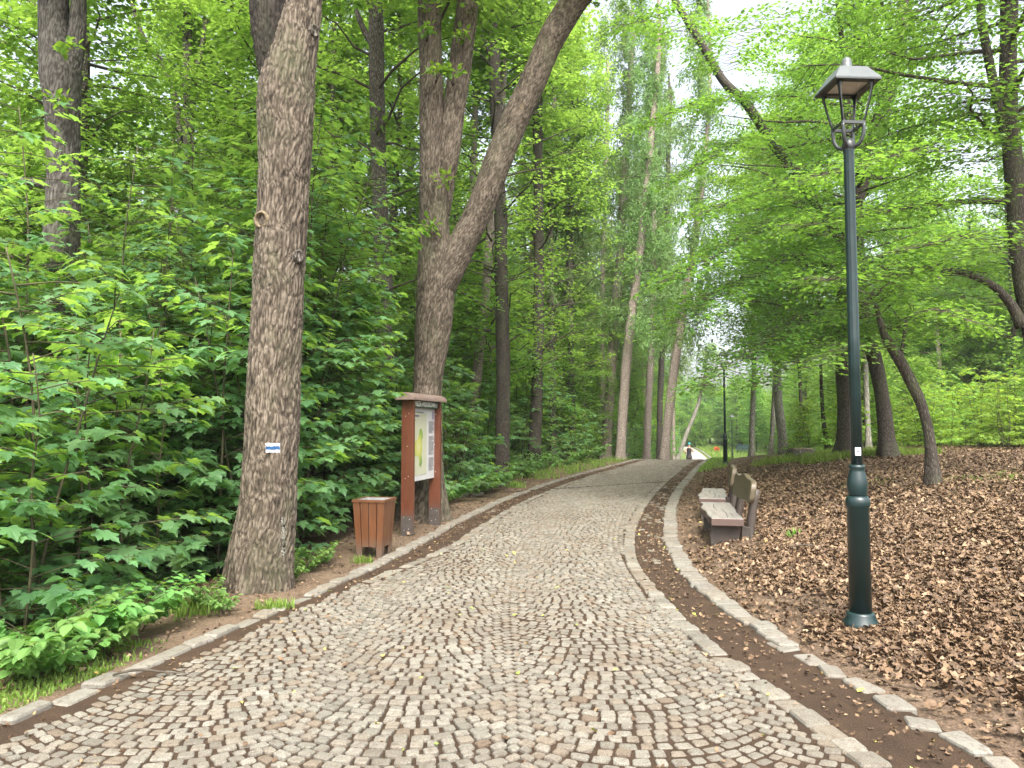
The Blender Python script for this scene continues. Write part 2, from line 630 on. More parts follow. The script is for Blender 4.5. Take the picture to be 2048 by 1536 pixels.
def wood_mat(name, dark, light, scale=(6, 6, 60), rough=0.55, coat=0.0, grey=None, grey_amt=0.0, kind='Object', zg=None, side=None):
    m, nt = mat(name)
    n = N(nt)
    v = n.coords(scale, kind)
    g = n.noise(v, 1.0, 6, 0.62, 0.8)
    c = n.ramp(g, [(0.28, dark), (0.72, light)])
    if grey:
        gm = n.noise(n.coords((3.1, 3.1, 3.1), kind), 1.0, 5, 0.65)
        c = n.mix(n.math('MULTIPLY', n.ramp(gm, [(0.35, (0, 0, 0)), (0.62, (1, 1, 1))]), grey_amt), c, grey)
    if zg:  # splash dirt and wear on the lowest part
        tc = nt.nodes.new('ShaderNodeTexCoord')
        sx = nt.nodes.new('ShaderNodeSeparateXYZ')
        n.link(tc.outputs['Object'], sx.inputs[0])
        zz = n.math('ADD', sx.outputs[2], n.math('MULTIPLY', g, 0.16))
        c = n.mix(n.ramp(zz, [(zg[0], (1, 1, 1)), (zg[1], (0, 0, 0))]), c, zg[2])
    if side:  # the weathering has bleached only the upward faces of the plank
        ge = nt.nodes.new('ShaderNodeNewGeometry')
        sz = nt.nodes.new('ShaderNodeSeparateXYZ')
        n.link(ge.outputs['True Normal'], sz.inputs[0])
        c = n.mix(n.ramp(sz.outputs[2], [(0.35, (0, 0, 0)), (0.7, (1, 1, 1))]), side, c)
    n.out(c, rough, 0, n.bump(g, 0.25, 0.006), 0.4, coat)
    return m


M_BOARDW = wood_mat('stained_board_wood', (0.076, 0.023, 0.012), (0.142, 0.046, 0.023), (14, 14, 1.6), 0.42, 0.15, (0.14, 0.055, 0.032), 0.4, zg=(0.22, 0.48, (0.085, 0.062, 0.052)))
M_ROOFW = wood_mat('weathered_roof_wood', (0.10, 0.055, 0.042), (0.21, 0.145, 0.12), (2, 20, 20), 0.5, 0.1, (0.25, 0.20, 0.18), 0.5)
M_BINW = wood_mat('bin_wood', (0.085, 0.030, 0.011), (0.165, 0.064, 0.026), (16, 16, 1.5), 0.5, 0.1, (0.11, 0.055, 0.03), 0.5, zg=(0.12, 0.34, (0.12, 0.085, 0.062)))
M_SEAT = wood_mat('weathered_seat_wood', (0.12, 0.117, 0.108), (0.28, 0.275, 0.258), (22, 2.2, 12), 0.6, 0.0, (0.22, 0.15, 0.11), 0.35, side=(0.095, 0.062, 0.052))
M_BACKW = wood_mat('olive_bench_wood', (0.050, 0.040, 0.021), (0.105, 0.088, 0.048), (18, 2.0, 10), 0.5, 0.1, (0.09, 0.060, 0.040), 0.55)
M_LEGW = wood_mat('dark_bench_wood', (0.030, 0.022, 0.017), (0.075, 0.053, 0.042), (10, 10, 2.5), 0.6, 0.05, (0.085, 0.078, 0.068), 0.5)


def plain(name, c, rough=0.5, metal=0.0, var=0.12, sc=14, coat=0.0, spec=0.5):
    m, nt = mat(name)
    n = N(nt)
    v = n.coords((1, 1, 1))
    nn = n.noise(v, sc, 5, 0.65)
    cc = n.ramp(nn, [(0.3, tuple(x * (1 - var) for x in c)), (0.7, tuple(min(1, x * (1 + var)) for x in c))])
    rr = n.math('ADD', n.math('MULTIPLY', nn, 0.22), rough - 0.11)
    n.out(cc, rr, metal, n.bump(nn, 0.06, 0.004), spec, coat)
    return m


M_POLE = plain('dark_green_paint', (0.007, 0.023, 0.023), 0.38, 0.0, 0.25, 9, 0.2)
M_HOOD = plain('grey_hood_paint', (0.085, 0.097, 0.096), 0.45, 0.0, 0.12, 9, 0.1)
M_CAGE = plain('dark_grey_paint', (0.030, 0.036, 0.035), 0.42, 0.0, 0.15, 9, 0.1)
M_DIFF = plain('lamp_diffuser', (0.55, 0.55, 0.53), 0.4, 0, 0.05)
M_STICK = plain('white_sticker', (0.72, 0.73, 0.72), 0.5, 0, 0.04)
M_INK = plain('dark_ink', (0.10, 0.10, 0.11), 0.6, 0, 0.05)
M_METAL = plain('bin_liner_metal', (0.45, 0.46, 0.47), 0.42, 0.6, 0.15)
M_BRKT = plain('post_bracket_metal', (0.085, 0.072, 0.065), 0.6, 0.3, 0.25)
M_BOLT = plain('bolt_zinc', (0.62, 0.58, 0.5), 0.4, 0.6, 0.1)
M_HEADER = plain('green_header_paint', (0.022, 0.050, 0.022), 0.4, 0, 0.1)
M_PAPER = plain('map_paper', (0.40, 0.405, 0.30), 0.5, 0, 0.03)
M_PAPERW = plain('text_paper', (0.47, 0.47, 0.47), 0.5, 0, 0.02)
M_WHITE = plain('white_lettering', (0.80, 0.81, 0.78), 0.5, 0, 0.03)
M_BLUE = plain('blue_trail_paint', (0.015, 0.075, 0.20), 0.75, 0, 0.5, 60)
M_WPAINT = plain('white_trail_paint', (0.42, 0.44, 0.46), 0.75, 0, 0.40, 60)
M_VIOLET = plain('violet_print', (0.16, 0.12, 0.22), 0.5, 0, 0.05)
M_RED = plain('orange_shrub_leaf', (0.55, 0.10, 0.03), 0.6, 0, 0.3)
M_BLUEB = plain('blue_green_bench_paint', (0.012, 0.042, 0.055), 0.5, 0, 0.15)
M_DARK = plain('dark_trough', (0.010, 0.007, 0.005), 0.9, 0, 0.3)
M_CUT = wood_mat('cut_wood', (0.10, 0.075, 0.045), (0.25, 0.195, 0.115), (22, 22, 22), 0.85, 0.0, (0.12, 0.10, 0.07), 0.6)
M_SKIN = plain('skin', (0.52, 0.29, 0.20), 0.5, 0, 0.06)
M_TOP = plain('black_sport_cloth', (0.022, 0.020, 0.026), 0.8, 0, 0.2)
M_SHORT = plain('dark_grey_shorts', (0.05, 0.045, 0.05), 0.8, 0, 0.2)
M_CAP = plain('teal_cap_cloth', (0.05, 0.33, 0.36), 0.7, 0, 0.1)
M_SHOE = plain('running_shoe', (0.45, 0.45, 0.45), 0.6, 0, 0.2)


def map_mat():
    m, nt = mat('map_print')
    n = N(nt)
    tc = nt.nodes.new('ShaderNodeTexCoord')
    sp = nt.nodes.new('ShaderNodeSeparateXYZ')
    n.link(tc.outputs['Object'], sp.inputs[0])
    dx = n.math('SUBTRACT', sp.outputs[0], 0.40)
    dz = n.math('MULTIPLY', n.math('SUBTRACT', sp.outputs[2], 1.28), 0.9)
    d = n.math('SQRT', n.math('ADD', n.math('MULTIPLY', dx, dx), n.math('MULTIPLY', dz, dz)))
    nn = n.noise(n.coords((14, 14, 14)), 1.0, 4)
    d = n.math('ADD', d, n.math('MULTIPLY', nn, 0.06))
    c = n.ramp(d, [(0.05, (0.44, 0.43, 0.24)), (0.13, (0.42, 0.41, 0.10)), (0.23, (0.20, 0.29, 0.06)), (0.36, (0.06, 0.165, 0.04))])
    n.out(c, 0.5)
    return m


M_MAP = map_mat()

# ------------------------------------------------------------------ leaves


def maple_template(asp=1.0):
    half = [(0.03, 0.0), (0.22, -0.10), (0.40, -0.02), (0.31, 0.14), (0.40, 0.27), (0.60, 0.47), (0.42, 0.50), (0.36, 0.58), (0.21, 0.50), (0.25, 0.72), (0.13, 0.80)]
    pts = half + [(0.0, 1.05)] + [(-x, y) for x, y in half[::-1]]
    pts = np.array(pts)
    c = np.array([[0.0, 0.30]])
    P = np.vstack([c, pts])
    r = np.hypot(P[:, 0], P[:, 1] - 0.3)
    z = -0.22 * r ** 2 + 0.10 * np.abs(P[:, 0])
    V = np.column_stack([P[:, 0] * asp, P[:, 1], z])
    n = len(pts)
    Fc = np.array([(0, 1 + i, 1 + (i + 1) % n) for i in range(n)])[:, ::-1]
    return V, [Fc]


def star_template():
    """a five-lobed leaf with few vertices"""
    half = [(0.36, -0.04), (0.24, 0.16), (0.55, 0.48), (0.20, 0.52)]
    pts = np.array(half + [(0, 1.0)] + [(-x, y) for x, y in half[::-1]] + [(0, 0.05)])
    V = np.column_stack([pts, -0.2 * np.hypot(pts[:, 0], pts[:, 1] - 0.3) ** 2 + 0.08 * np.abs(pts[:, 0])])
    V = np.vstack([[[0, 0.32, 0.0]], V])
    n = len(pts)
    return V, [np.array([(0, 1 + (i + 1) % n, 1 + i) for i in range(n)])]


def oval_template(w=0.5):
    pts = np.array([(0, 0), (w * 0.42, 0.22), (w * 0.5, 0.5), (w * 0.3, 0.8), (0, 1.0), (-w * 0.3, 0.8), (-w * 0.5, 0.5), (-w * 0.42, 0.22)])
    mid = np.array([(0, 0.35), (0, 0.7)])
    P = np.vstack([pts, mid])
    z = 0.14 * np.abs(P[:, 0]) * 2 - 0.18 * (P[:, 1] - 0.35) ** 2
    V = np.column_stack([P, z])
    f3 = np.array([(0, 1, 8), (3, 4, 9), (4, 5, 9), (0, 8, 7)])
    f4 = np.array([(1, 2, 9, 8), (7, 8, 9, 6)])
    f3b = np.array([(2, 3, 9), (5, 6, 9)])
    return V, [f3, f4, f3b]


def quad_template(w=0.62):
    V = np.array([(0, 0, 0), (w / 2, 0.45, 0.07), (0, 1.0, -0.08), (-w / 2, 0.45, 0.07)])
    return V, [np.array([(0, 1, 2), (0, 2, 3)])]


def wide_template():
    V = np.array([(0, 0.0, 0), (0.42, 0.02, 0.0), (0.55, 0.5, -0.02), (0.2, 0.62, 0.03), (0, 1.0, -0.1), (-0.2, 0.62, 0.03), (-0.55, 0.5, -0.02), (-0.42, 0.02, 0.0)])
    return V, [np.array([(0, 1, 2, 3), (0, 5, 6, 7)]), np.array([(0, 3, 4, 5)])]


T_MAPLE, T_STAR, T_OVAL, T_QUAD, T_WIDE = maple_template(), star_template(), oval_template(0.66), quad_template(), wide_template()


def unit(a):
    return a / np.maximum(np.linalg.norm(a, axis=-1, keepdims=True), 1e-9)


def scatter(mb, tmpl, P, tip, nrm, size, matid=0, rg=rng, vary=0.0):
    """put one template leaf at every P"""
    P = np.asarray(P, float)
    m = len(P)
    if m == 0:
        return
    y = unit(np.asarray(tip, float))
    z = np.asarray(nrm, float)
    z = unit(z - y * np.sum(z * y, 1, keepdims=True))
    x = np.cross(y, z)
    V, fs = tmpl
    s = np.broadcast_to(np.asarray(size, float), (m,))
    k = len(V)
    T = np.broadcast_to(V, (m, k, 3)).copy()
    if vary:
        T[:, :, 0] *= 1 + vary * rg.normal(size=(m, 1))
        T[:, :, 2] += vary * 0.5 * rg.normal(size=(m, 1)) * T[:, :, 1] ** 2
    W = (T[:, :, 0:1] * x[:, None] + T[:, :, 1:2] * y[:, None] + T[:, :, 2:3] * z[:, None]) * s[:, None, None] + P[:, None]
    off = (np.arange(m) * k)[:, None, None]
    mb.add(W.reshape(-1, 3), [(f[None] + off).reshape(-1, f.shape[1]) for f in fs], matid, False)


# ------------------------------------------------------------------ maple saplings (near thicket)


def sapling_meshes(seed, H, nb, leaf=0.15, tmpl=T_MAPLE, fullness=1.0):
    rg = np.random.default_rng(seed)
    fol, st = MB(), MB()
    nst = rg.integers(2, 4)
    P, TP, NR, SZ = [], [], [], []
    for s in range(nst):
        h = H * rg.uniform(0.72, 1.0)
        az = rg.uniform(0, 2 * PI)
        lean = rg.uniform(0.04, 0.26)
        b0 = np.array([rg.normal(0, 0.12), rg.normal(0, 0.12), -0.1])
        tp = [b0 + np.array([math.cos(az) * lean * h * t ** 1.5 + rg.normal(0, 0.03), math.sin(az) * lean * h * t ** 1.5 + rg.normal(0, 0.03), h * t + 0.1 * t]) for t in np.linspace(0, 1, 6)]
        r0 = 0.006 + 0.0033 * h
        tube(st, tp, np.linspace(r0, 0.005, 6), 6, 0.35)
        tp = np.array(tp)
        for b in range(nb):
            t = 0.10 + 0.90 * (b + rg.uniform(0, 1)) / nb
            i = min(int(t * 5), 4)
            fr = t * 5 - i
            base = tp[i] * (1 - fr) + tp[i + 1] * fr
            a = rg.uniform(0, 2 * PI)
            L = (0.28 * H * (1.08 - 0.72 * t) + 0.16) * rg.uniform(0.6, 1.2)
            L = min(L, 1.15)
            up = rg.uniform(0.05, 0.45)
            d = np.array([math.cos(a), math.sin(a), 0])
            bp = [base, base + d * L * 0.4 + np.array([0, 0, up * L * 0.42]), base + d * L * 0.75 + np.array([0, 0, up * L * 0.6]), base + d * L + np.array([0, 0, up * L * 0.62])]
            tube(st, bp, [0.006, 0.005, 0.004, 0.002], 4, 0.3)
            bp = np.array(bp)
            npair = max(2, int(L / 0.15 * fullness))
            for k in range(npair):
                q = 0.25 + 0.75 * (k + 0.5) / npair
                jj = min(int(q * 3), 2)
                c = bp[jj] * (1 - (q * 3 - jj)) + bp[jj + 1] * (q * 3 - jj)
                for side in (-1, 1):
                    if rg.random() < 0.10:
                        continue
                    sd = np.array([-d[1], d[0], 0]) * side
                    out = unit(sd * rg.uniform(0.5, 1.0) + d * rg.uniform(0.2, 0.9))
                    pet = rg.uniform(0.05, 0.14)
                    pos = c + out * pet + np.array([0, 0, rg.normal(0.01, 0.03)])
                    P.append(pos)
                    dr = rg.uniform(0.15, 0.75)
                    TP.append(out + np.array([0, 0, -dr]))
                    NR.append(np.array([0, 0, 1.0]) + out * rg.uniform(0.1, 0.5) + rg.normal(0, 0.18, 3))
                    SZ.append(leaf * rg.uniform(0.42, 1.25) * (1.0 if q < 0.8 else 0.85))
                    mid = c + out * pet * 0.5
                    tube(st, [c, mid, pos], [0.0018, 0.0015, 0.0015], 3, 1.0, rs=False, cap=False)
            # terminal pair
            for _ in range(3):
                out = unit(d + rg.normal(0, 0.5, 3) * np.array([1, 1, 0]))
                P.append(bp[3] + out * 0.04)
                TP.append(out + np.array([0, 0, -rg.uniform(0.1, 0.6)]))
                NR.append(np.array([0, 0, 1.0]) + out * 0.3 + rg.normal(0, 0.15, 3))
                SZ.append(leaf * rg.uniform(0.5, 1.05))
    scatter(fol, tmpl, P, TP, NR, SZ, 0, rg, 0.12)
    return fol.mesh('foliage', [M_MAPLE]), st.mesh('stem', [M_STEM])


# ------------------------------------------------------------------ crowns


def crown_mesh(seed, H, Rm, n_limb, sprays, nleaf, leaf, tmpl, lmat, prof=None, rs=0.55, updir=0.45, flat=0.10, twigs=True, drop=0.12, sag=0.2):
    """a shared crown: limbs spread from the axis, flat sprays of leaves along them; origin at its foot"""
    rg = np.random.default_rng(seed)
    mb = MB()
    P, TP, NR = [], [], []
    prof = prof or (lambda t: math.sin(PI * min(1, 0.12 + 0.88 * t)) ** 0.6)
    ga = 0
    for l in range(n_limb):
        t = (l + rg.uniform(0.1, 0.9)) / n_limb
        ga += 2.4 + rg.normal(0, 0.35)
        z = H * t
        r = Rm * prof(t) * rg.uniform(0.55, 1.15)
        d = np.array([math.cos(ga), math.sin(ga), 0.0])
        up = updir * rg.uniform(0.4, 1.3)
        p0 = np.array([0, 0, z - up * r * 0.6])
        pts = [p0]
        dd = d.copy()
        for k in range(1, 5):
            dd = dd + rg.normal(0, 0.14, 3) * np.array([1, 1, 0])
            q = k / 4
            pts.append(p0 + unit(dd) * r * q + np.array([0, 0, up * r * (q - sag * q * q) + rg.normal(0, 0.05)]))
        pts = np.array(pts)
        if twigs:
            tube(mb, pts, np.linspace(0.012 + 0.011 * r, 0.005, 5), 5, 0.8, 1, cap=False)
        for s in range(sprays):
            if rg.random() < drop:
                continue
            q = 0.22 + 0.78 * (s + rg.uniform(0, 1)) / sprays
            i = min(int(q * 4), 3)
            c = pts[i] * (1 - (q * 4 - i)) + pts[i + 1] * (q * 4 - i)
            side = np.array([-d[1], d[0], 0]) * rg.normal(0, 0.30 * r * (1.15 - 0.6 * q))
            c2 = c + side + np.array([0, 0, rg.normal(0, 0.12) - 0.12 * np.linalg.norm(side)])
            if twigs:
                tube(mb, [c, (c + c2) / 2 + np.array([0, 0, 0.04]), c2], [0.008, 0.006, 0.003], 3, 5, 1, cap=False, rs=False)
            ax = unit(d * 0.8 + side * 0.8 / max(np.linalg.norm(side), 0.3))
            n = max(3, int(nleaf * rg.uniform(0.5, 1.4)))
            a = rg.uniform(0, 2 * PI, n)
            rad = rs * rg.uniform(0.7, 1.25) * np.sqrt(rg.uniform(0, 1, n))
            sd = np.array([-ax[1], ax[0], 0])
            off = ax[None] * (rad * np.cos(a))[:, None] * 1.25 + sd[None] * (rad * np.sin(a))[:, None] * 0.8
            off[:, 2] += rg.normal(0, flat, n) - 0.18 * rad ** 2 / rs
            P.append(c2 + off)
            tip = off + ax * 0.25 + rg.normal(0, 0.22, (n, 3))
            tip[:, 2] = -rg.uniform(0.0, 0.55, n) * np.linalg.norm(tip[:, :2], axis=1)
            TP.append(tip)
            NR.append(np.array([0, 0, 1.0]) + rg.normal(0, 0.30, (n, 3)) + ax * 0.15)
    P, TP, NR = np.concatenate(P), np.concatenate(TP), np.concatenate(NR)
    scatter(mb, tmpl, P, TP, NR, leaf * rg.uniform(0.65, 1.2, len(P)), 0, rg, 0.1)
    return mb.mesh('crown', [lmat, M_TWIG])


def bough(mb, pts, rad, spread, density, leaf, seed, tmpl, tip_from=0.15, flat=0.085, twig_mat=1):
    """one long bough: side twigs in a flat layer carrying leaves in two ranks"""
    rg = np.random.default_rng(seed)
    Q, r = resample(pts, rad, 0.25)
    P, TP, NR = [], [], []
    n = len(Q)
    for i in range(int(n * tip_from), n):
        T = unit(Q[min(i + 1, n - 1)] - Q[max(i - 1, 0)])
        side = unit(np.cross(T, [0, 0, 1.0]))
        for sg in (-1, 1):
            for rep in range(density):
                if rg.random() < 0.12:
                    continue
                L = spread * rg.uniform(0.35, 1.1) * (1.0 - 0.45 * i / n)
                d = unit(side * sg + T * rg.uniform(0.2, 0.9) + np.array([0, 0, rg.uniform(-0.15, 0.28)]))
                b = Q[i]
                e = b + d * L + np.array([0, 0, -0.10 * L * L])
                m_ = b + d * L * 0.5 + np.array([0, 0, 0.04 * L])
                tube(mb, [b, m_, e], [0.006, 0.004, 0.0015], 3, 5, twig_mat, cap=False, rs=False)
                k = max(5, int(L / 0.042))
                q = np.linspace(0.15, 1.0, k)[:, None]
                c = (1 - q) ** 2 * b + 2 * q * (1 - q) * m_ + q ** 2 * e
                s2 = unit(np.cross(d, [0, 0, 1.0]))
                al = np.where(np.arange(k) % 2 == 0, 1, -1)[:, None]
                subl = rg.uniform(0.0, 0.30, (k, 1)) * (1.15 - q)
                c = c + s2 * al * (0.015 + subl) + d * subl * 0.5
                c[:, 2] += rg.normal(0, flat, k)
                P.append(c)
                tp = s2 * al * 0.8 + d * 0.6 + rg.normal(0, 0.2, (k, 3))
                tp[:, 2] = -rg.uniform(0.0, 0.5, k)
                TP.append(tp)
                NR.append(np.array([0, 0, 1.0]) + rg.normal(0, 0.25, (k, 3)))
    P, TP, NR = np.concatenate(P), np.concatenate(TP), np.concatenate(NR)
    scatter(mb, tmpl, P, TP, NR, leaf * rg.uniform(0.65, 1.2, len(P)), 0, rg, 0.1)


def larch_crown(seed, H, Rm):
    rg = np.random.default_rng(seed)
    mb = MB()
    P, TP = [], []
    nl = int(H * 4.5)
    for l in range(nl):
        t = (l + rg.uniform(0, 1)) / nl
        z = H * t
        a = rg.uniform(0, 2 * PI)
        r = Rm * (0.35 + 0.65 * math.sin(PI * min(1, 0.25 + 0.75 * t))) * rg.uniform(0.5, 1.15) * (1.02 - 0.55 * t)
        d = np.array([math.cos(a), math.sin(a), 0])
        pts = np.array([np.array([0, 0, z]) + d * r * q + np.array([0, 0, r * (0.10 * q - 0.30 * q * q + 0.16 * q ** 3)]) for q in np.linspace(0, 1, 5)])
        tube(mb, pts, np.linspace(0.022, 0.005, 5), 4, 1.5, 1, cap=False)
        for s in range(int(12 + r * 9)):
            q = 0.12 + 0.88 * rg.uniform(0, 1)
            i = min(int(q * 4), 3)
            c = pts[i] * (1 - (q * 4 - i)) + pts[i + 1] * (q * 4 - i)
            L = rg.uniform(0.25, 0.95)
            hd = unit(np.array([rg.normal(0, 0.35), rg.normal(0, 0.35), -1.0]) + d * 0.25)
            k = int(L * 15)
            w = np.linspace(0, 1, k)[:, None]
            P.append(c + hd * L * w + rg.normal(0, 0.03, (k, 3)))
            tp = rg.normal(0, 1, (k, 3))
            tp[:, 2] -= 0.5
            TP.append(tp)
    # tufts close to the stem
    k = int(H * 150)
    z = rg.uniform(-1.0, H, k)
    a = rg.uniform(0, 2 * PI, k)
    rr = rg.uniform(0.12, 0.65, k)
    P.append(np.column_stack([rr * np.cos(a), rr * np.sin(a), z]))
    TP.append(rg.normal(0, 1, (k, 3)) - np.array([0, 0, 0.6]))
    P, TP = np.concatenate(P), np.concatenate(TP)
    scatter(mb, quad_template(0.30), P, TP, rg.normal(0, 1, (len(P), 3)), rg.uniform(0.10, 0.26, len(P)), 0, rg)
    return mb.mesh('crown', [M_LARCH, M_TWIG])


# ------------------------------------------------------------------ trunks


def trunk_tube(mb, pts, rad, seg, step, mat=0, ridge=0.0, lump=0.06, flare=0.0, seed=0, groundz=None):
    """a trunk: uneven section, root flare, optional real bark ridges"""
    V, dirs, Fq, r = tube_grid(pts, rad, seg, step)
    n = V.shape[0]
    A = np.zeros((n, seg))
    off = Vector((seed * 3.17, seed * 1.31, 0))
    out = V.copy()
    for i in range(n):
        for j in range(seg):
            p = Vector(V[i, j])
            q = p * 1.9 + off
            d = lump * noise.noise(Vector((q.x, q.y, q.z * 0.7))) * r[i] * 2.0
            if flare and groundz is not None:
                h = p.z - groundz
                if h < 0.9:
                    a = math.atan2(dirs[i, j][1], dirs[i, j][0])
                    lobes = 0.55 + 0.45 * math.cos(a * 4 + seed)
                    d += flare * max(0, 1 - h / 0.9) ** 2.2 * lobes
            if ridge:
                w = noise.noise(p * 3.0 + off) * 0.06
                w2 = noise.noise(p * 7.0 + off) * 0.5
                e = Vector((p.x * 29 + w * 34 + w2, p.y * 29 + w * 34 + w2, p.z * 5.2 + w * 22 + w2 * 1.6)) + off * 9
                ds, _ = noise.voronoi(e)
                k = min(1.0, (ds[1] - ds[0]) / 0.40)
                e = Vector((p.x * 50 - w * 30 + w2, p.y * 50 + w * 30, p.z * 13 + w2 * 3)) + off * 5
                ds, _ = noise.voronoi(e)
                k = 0.62 * k + 0.38 * min(1.0, (ds[1] - ds[0]) / 0.45)
                k = k * k * (3 - 2 * k)
                f2 = noise.noise(Vector((p.x * 45, p.y * 45, p.z * 18)) + off)
                d += ridge * (k - 0.55) + ridge * 0.35 * f2
                A[i, j] = k * 0.85 + 0.40 * f2 + 0.10 + 0.22 * noise.noise(p * 6.0 + off)
            out[i, j] += dirs[i, j] * d
    fs = [Fq, np.array([list(range(seg - 1, -1, -1)), [(n - 1) * seg + k for k in range(seg)]])]
    mb.add(out.reshape(-1, 3), fs, mat, True, A.reshape(-1))


def px_stem(D, pts, dD=0.0):
    """pixel outline (x, y, width) of a trunk standing D metres off -> points and radii in the scene"""
    P, rad = [], []
    for k, (px, py, w) in enumerate(pts):
        dd = D + dD * k / max(1, len(pts) - 1)
        P.append(at(px, py, dd))
        rad.append(w / 2 / F * dd)
    return P, rad


def grow_up(P, rad, ztop, rtop, wob=0.25, seed=0):
    """lets a stem go on upwards beyond the measured part"""
    rg = np.random.default_rng(seed)
    d = (P[-1] - P[-2]).normalized()
    d = (d + Vector((0, 0, 0.9))).normalized()
    q = P[-1].copy()
    z0 = q.z
    n = max(2, int((ztop - z0) / 2.2))
    r0 = rad[-1]
    P, rad = list(P), list(rad)
    for k in range(1, n + 1):
        st = (ztop - z0) / n / max(d.z, 0.4)
        d = (d + Vector((rg.normal(0, 0.05), rg.normal(0, 0.05), 0.12))).normalized()
        q = q + d * st
        P.append(q.copy())
        rad.append(r0 + (rtop - r0) * k / n)
    return P, rad


def to_local(P, base):
    return [p - base for p in P]


def make_tree(name, label, D, stems, bark, crown=None, ztop=16, group=None, seg=12, step=0.3, ridge=0.0, flare=0.10, base_to_ground=True, cat='tree', lump=0.06, grow=True, dDs=None, mats=None):
    """stems: list of pixel stems, the first one starts at the ground"""
    built = []
    base = None
    for k, s in enumerate(stems):
        P, rad = px_stem(D, s, 0.0 if dDs is None else dDs[k])
        if k == 0:
            b = P[0]
            g = float(gz(b.x, b.y))
            base = Vector((b.x, b.y, g))
            if base_to_ground:
                d = P[0] - P[1]
                if P[0].z > g + 0.15:
                    low = P[0] + d * ((P[0].z - g) / max(0.3, abs(d.z)))
                    P.insert(0, Vector((low.x, low.y, g - 0.15)))
                    rad.insert(0, rad[0] * 1.12)
                    base = Vector((low.x, low.y, g))
                else:
                    P[0].z = g - 0.12
        dl = (P[-1] - P[-2]).normalized()
        if grow and (k == 0 or (dl.z > 0.75 and rad[-1] > 0.06)):
            P, rad = grow_up(P, rad, ztop - 0.8 * k, 0.05, seed=len(name) + k)
        built.append((P, rad))
    root = empty(name, base)
    tag(root, label, cat, group)
    mb = MB()
    for k, (P, rad) in enumerate(built):
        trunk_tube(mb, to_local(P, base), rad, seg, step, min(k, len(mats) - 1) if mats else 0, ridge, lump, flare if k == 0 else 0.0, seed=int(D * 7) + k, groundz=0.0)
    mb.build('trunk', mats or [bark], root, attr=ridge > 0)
    if crown is not None:
        for (me, loc, sc, rz) in (crown if isinstance(crown, list) else [crown]):
            c = link('crown', me, root)
            c.location = Vector(loc) - base
            c.scale = sc if isinstance(sc, tuple) else (sc, sc, sc)
            c.rotation_euler = (0, 0, rz)
    return root, base, built


exec_marker = None
#@@SETTING
# ------------------------------------------------------------------ setting: ground


def sheet(name, mt, ys, left, right, nx, zf):
    V, q = [], []
    for y in ys:
        a, b = float(left(y)), float(right(y))
        for k in range(nx + 1):
            x = a + (b - a) * k / nx
            V.append((x, y, zf(x, y)))
    for i in range(len(ys) - 1):
        for k in range(nx):
            a = i * (nx + 1) + k
            q.append((a, a + 1, a + nx + 2, a + nx + 1))
    mb = MB()
    mb.add(V, q, 0, True)
    return tag(mb.build(name, [mt]), kind='structure')


def axis(segs):
    out = []
    for a, b, s in segs:
        out += list(np.arange(a, b, s))
    return np.array(out + [segs[-1][1]])


gx = axis([(-170, -40, 8), (-40, -12, 1.4), (-12, -6, 0.4), (-6, 9, 0.16), (9, 16, 0.35), (16, 45, 1.2), (45, 180, 8)])
gy = axis([(-12, 1, 0.8), (1, 16, 0.16), (16, 36, 0.3), (36, 70, 0.9), (70, 130, 2.5), (130, 360, 10)])
GX, GY = np.meshgrid(gx, gy)
GZ = gz(GX, GY)
inside = (GX > XL(GY) - 0.10) & (GX < XK(GY) + 0.10)
GZ = np.where(inside, GZ - 0.07, GZ)
nxg = len(gx)
ii = (np.arange(len(gy) - 1)[:, None] * nxg + np.arange(nxg - 1)[None]).reshape(-1)
mbg = MB()
mbg.add(np.column_stack([GX.ravel(), GY.ravel(), GZ.ravel()]), [np.stack([ii, ii + 1, ii + nxg + 1, ii + nxg], 1)])
tag(mbg.build('ground', [M_SOIL]), kind='structure')

ys_near = np.arange(-4, 38.01, 0.35)
sheet('path_bed', M_JOINT, ys_near, lambda y: XL(y) - 0.12, lambda y: XK(y) + 0.12, 6, lambda x, y: float(zroad(y)) + 0.009)
ys_far = np.concatenate([np.arange(37.7, 80, 1.0), np.arange(80, 160, 3.0)])
sheet('distant_path', M_COBFAR, ys_far, lambda y: XL(y), lambda y: XR(y), 4, lambda x, y: float(zroad(y)) + 0.022)
for nm, f0, w in (('distant_kerb', lambda y: XL(y) - 0.22, 0.22), ('distant_kerb', lambda y: XK(y), 0.22)):
    sheet(nm, M_KERB, ys_far, f0, lambda y, f0=f0, w=w: f0(y) + w, 1, lambda x, y: float(zroad(y)) + 0.045)


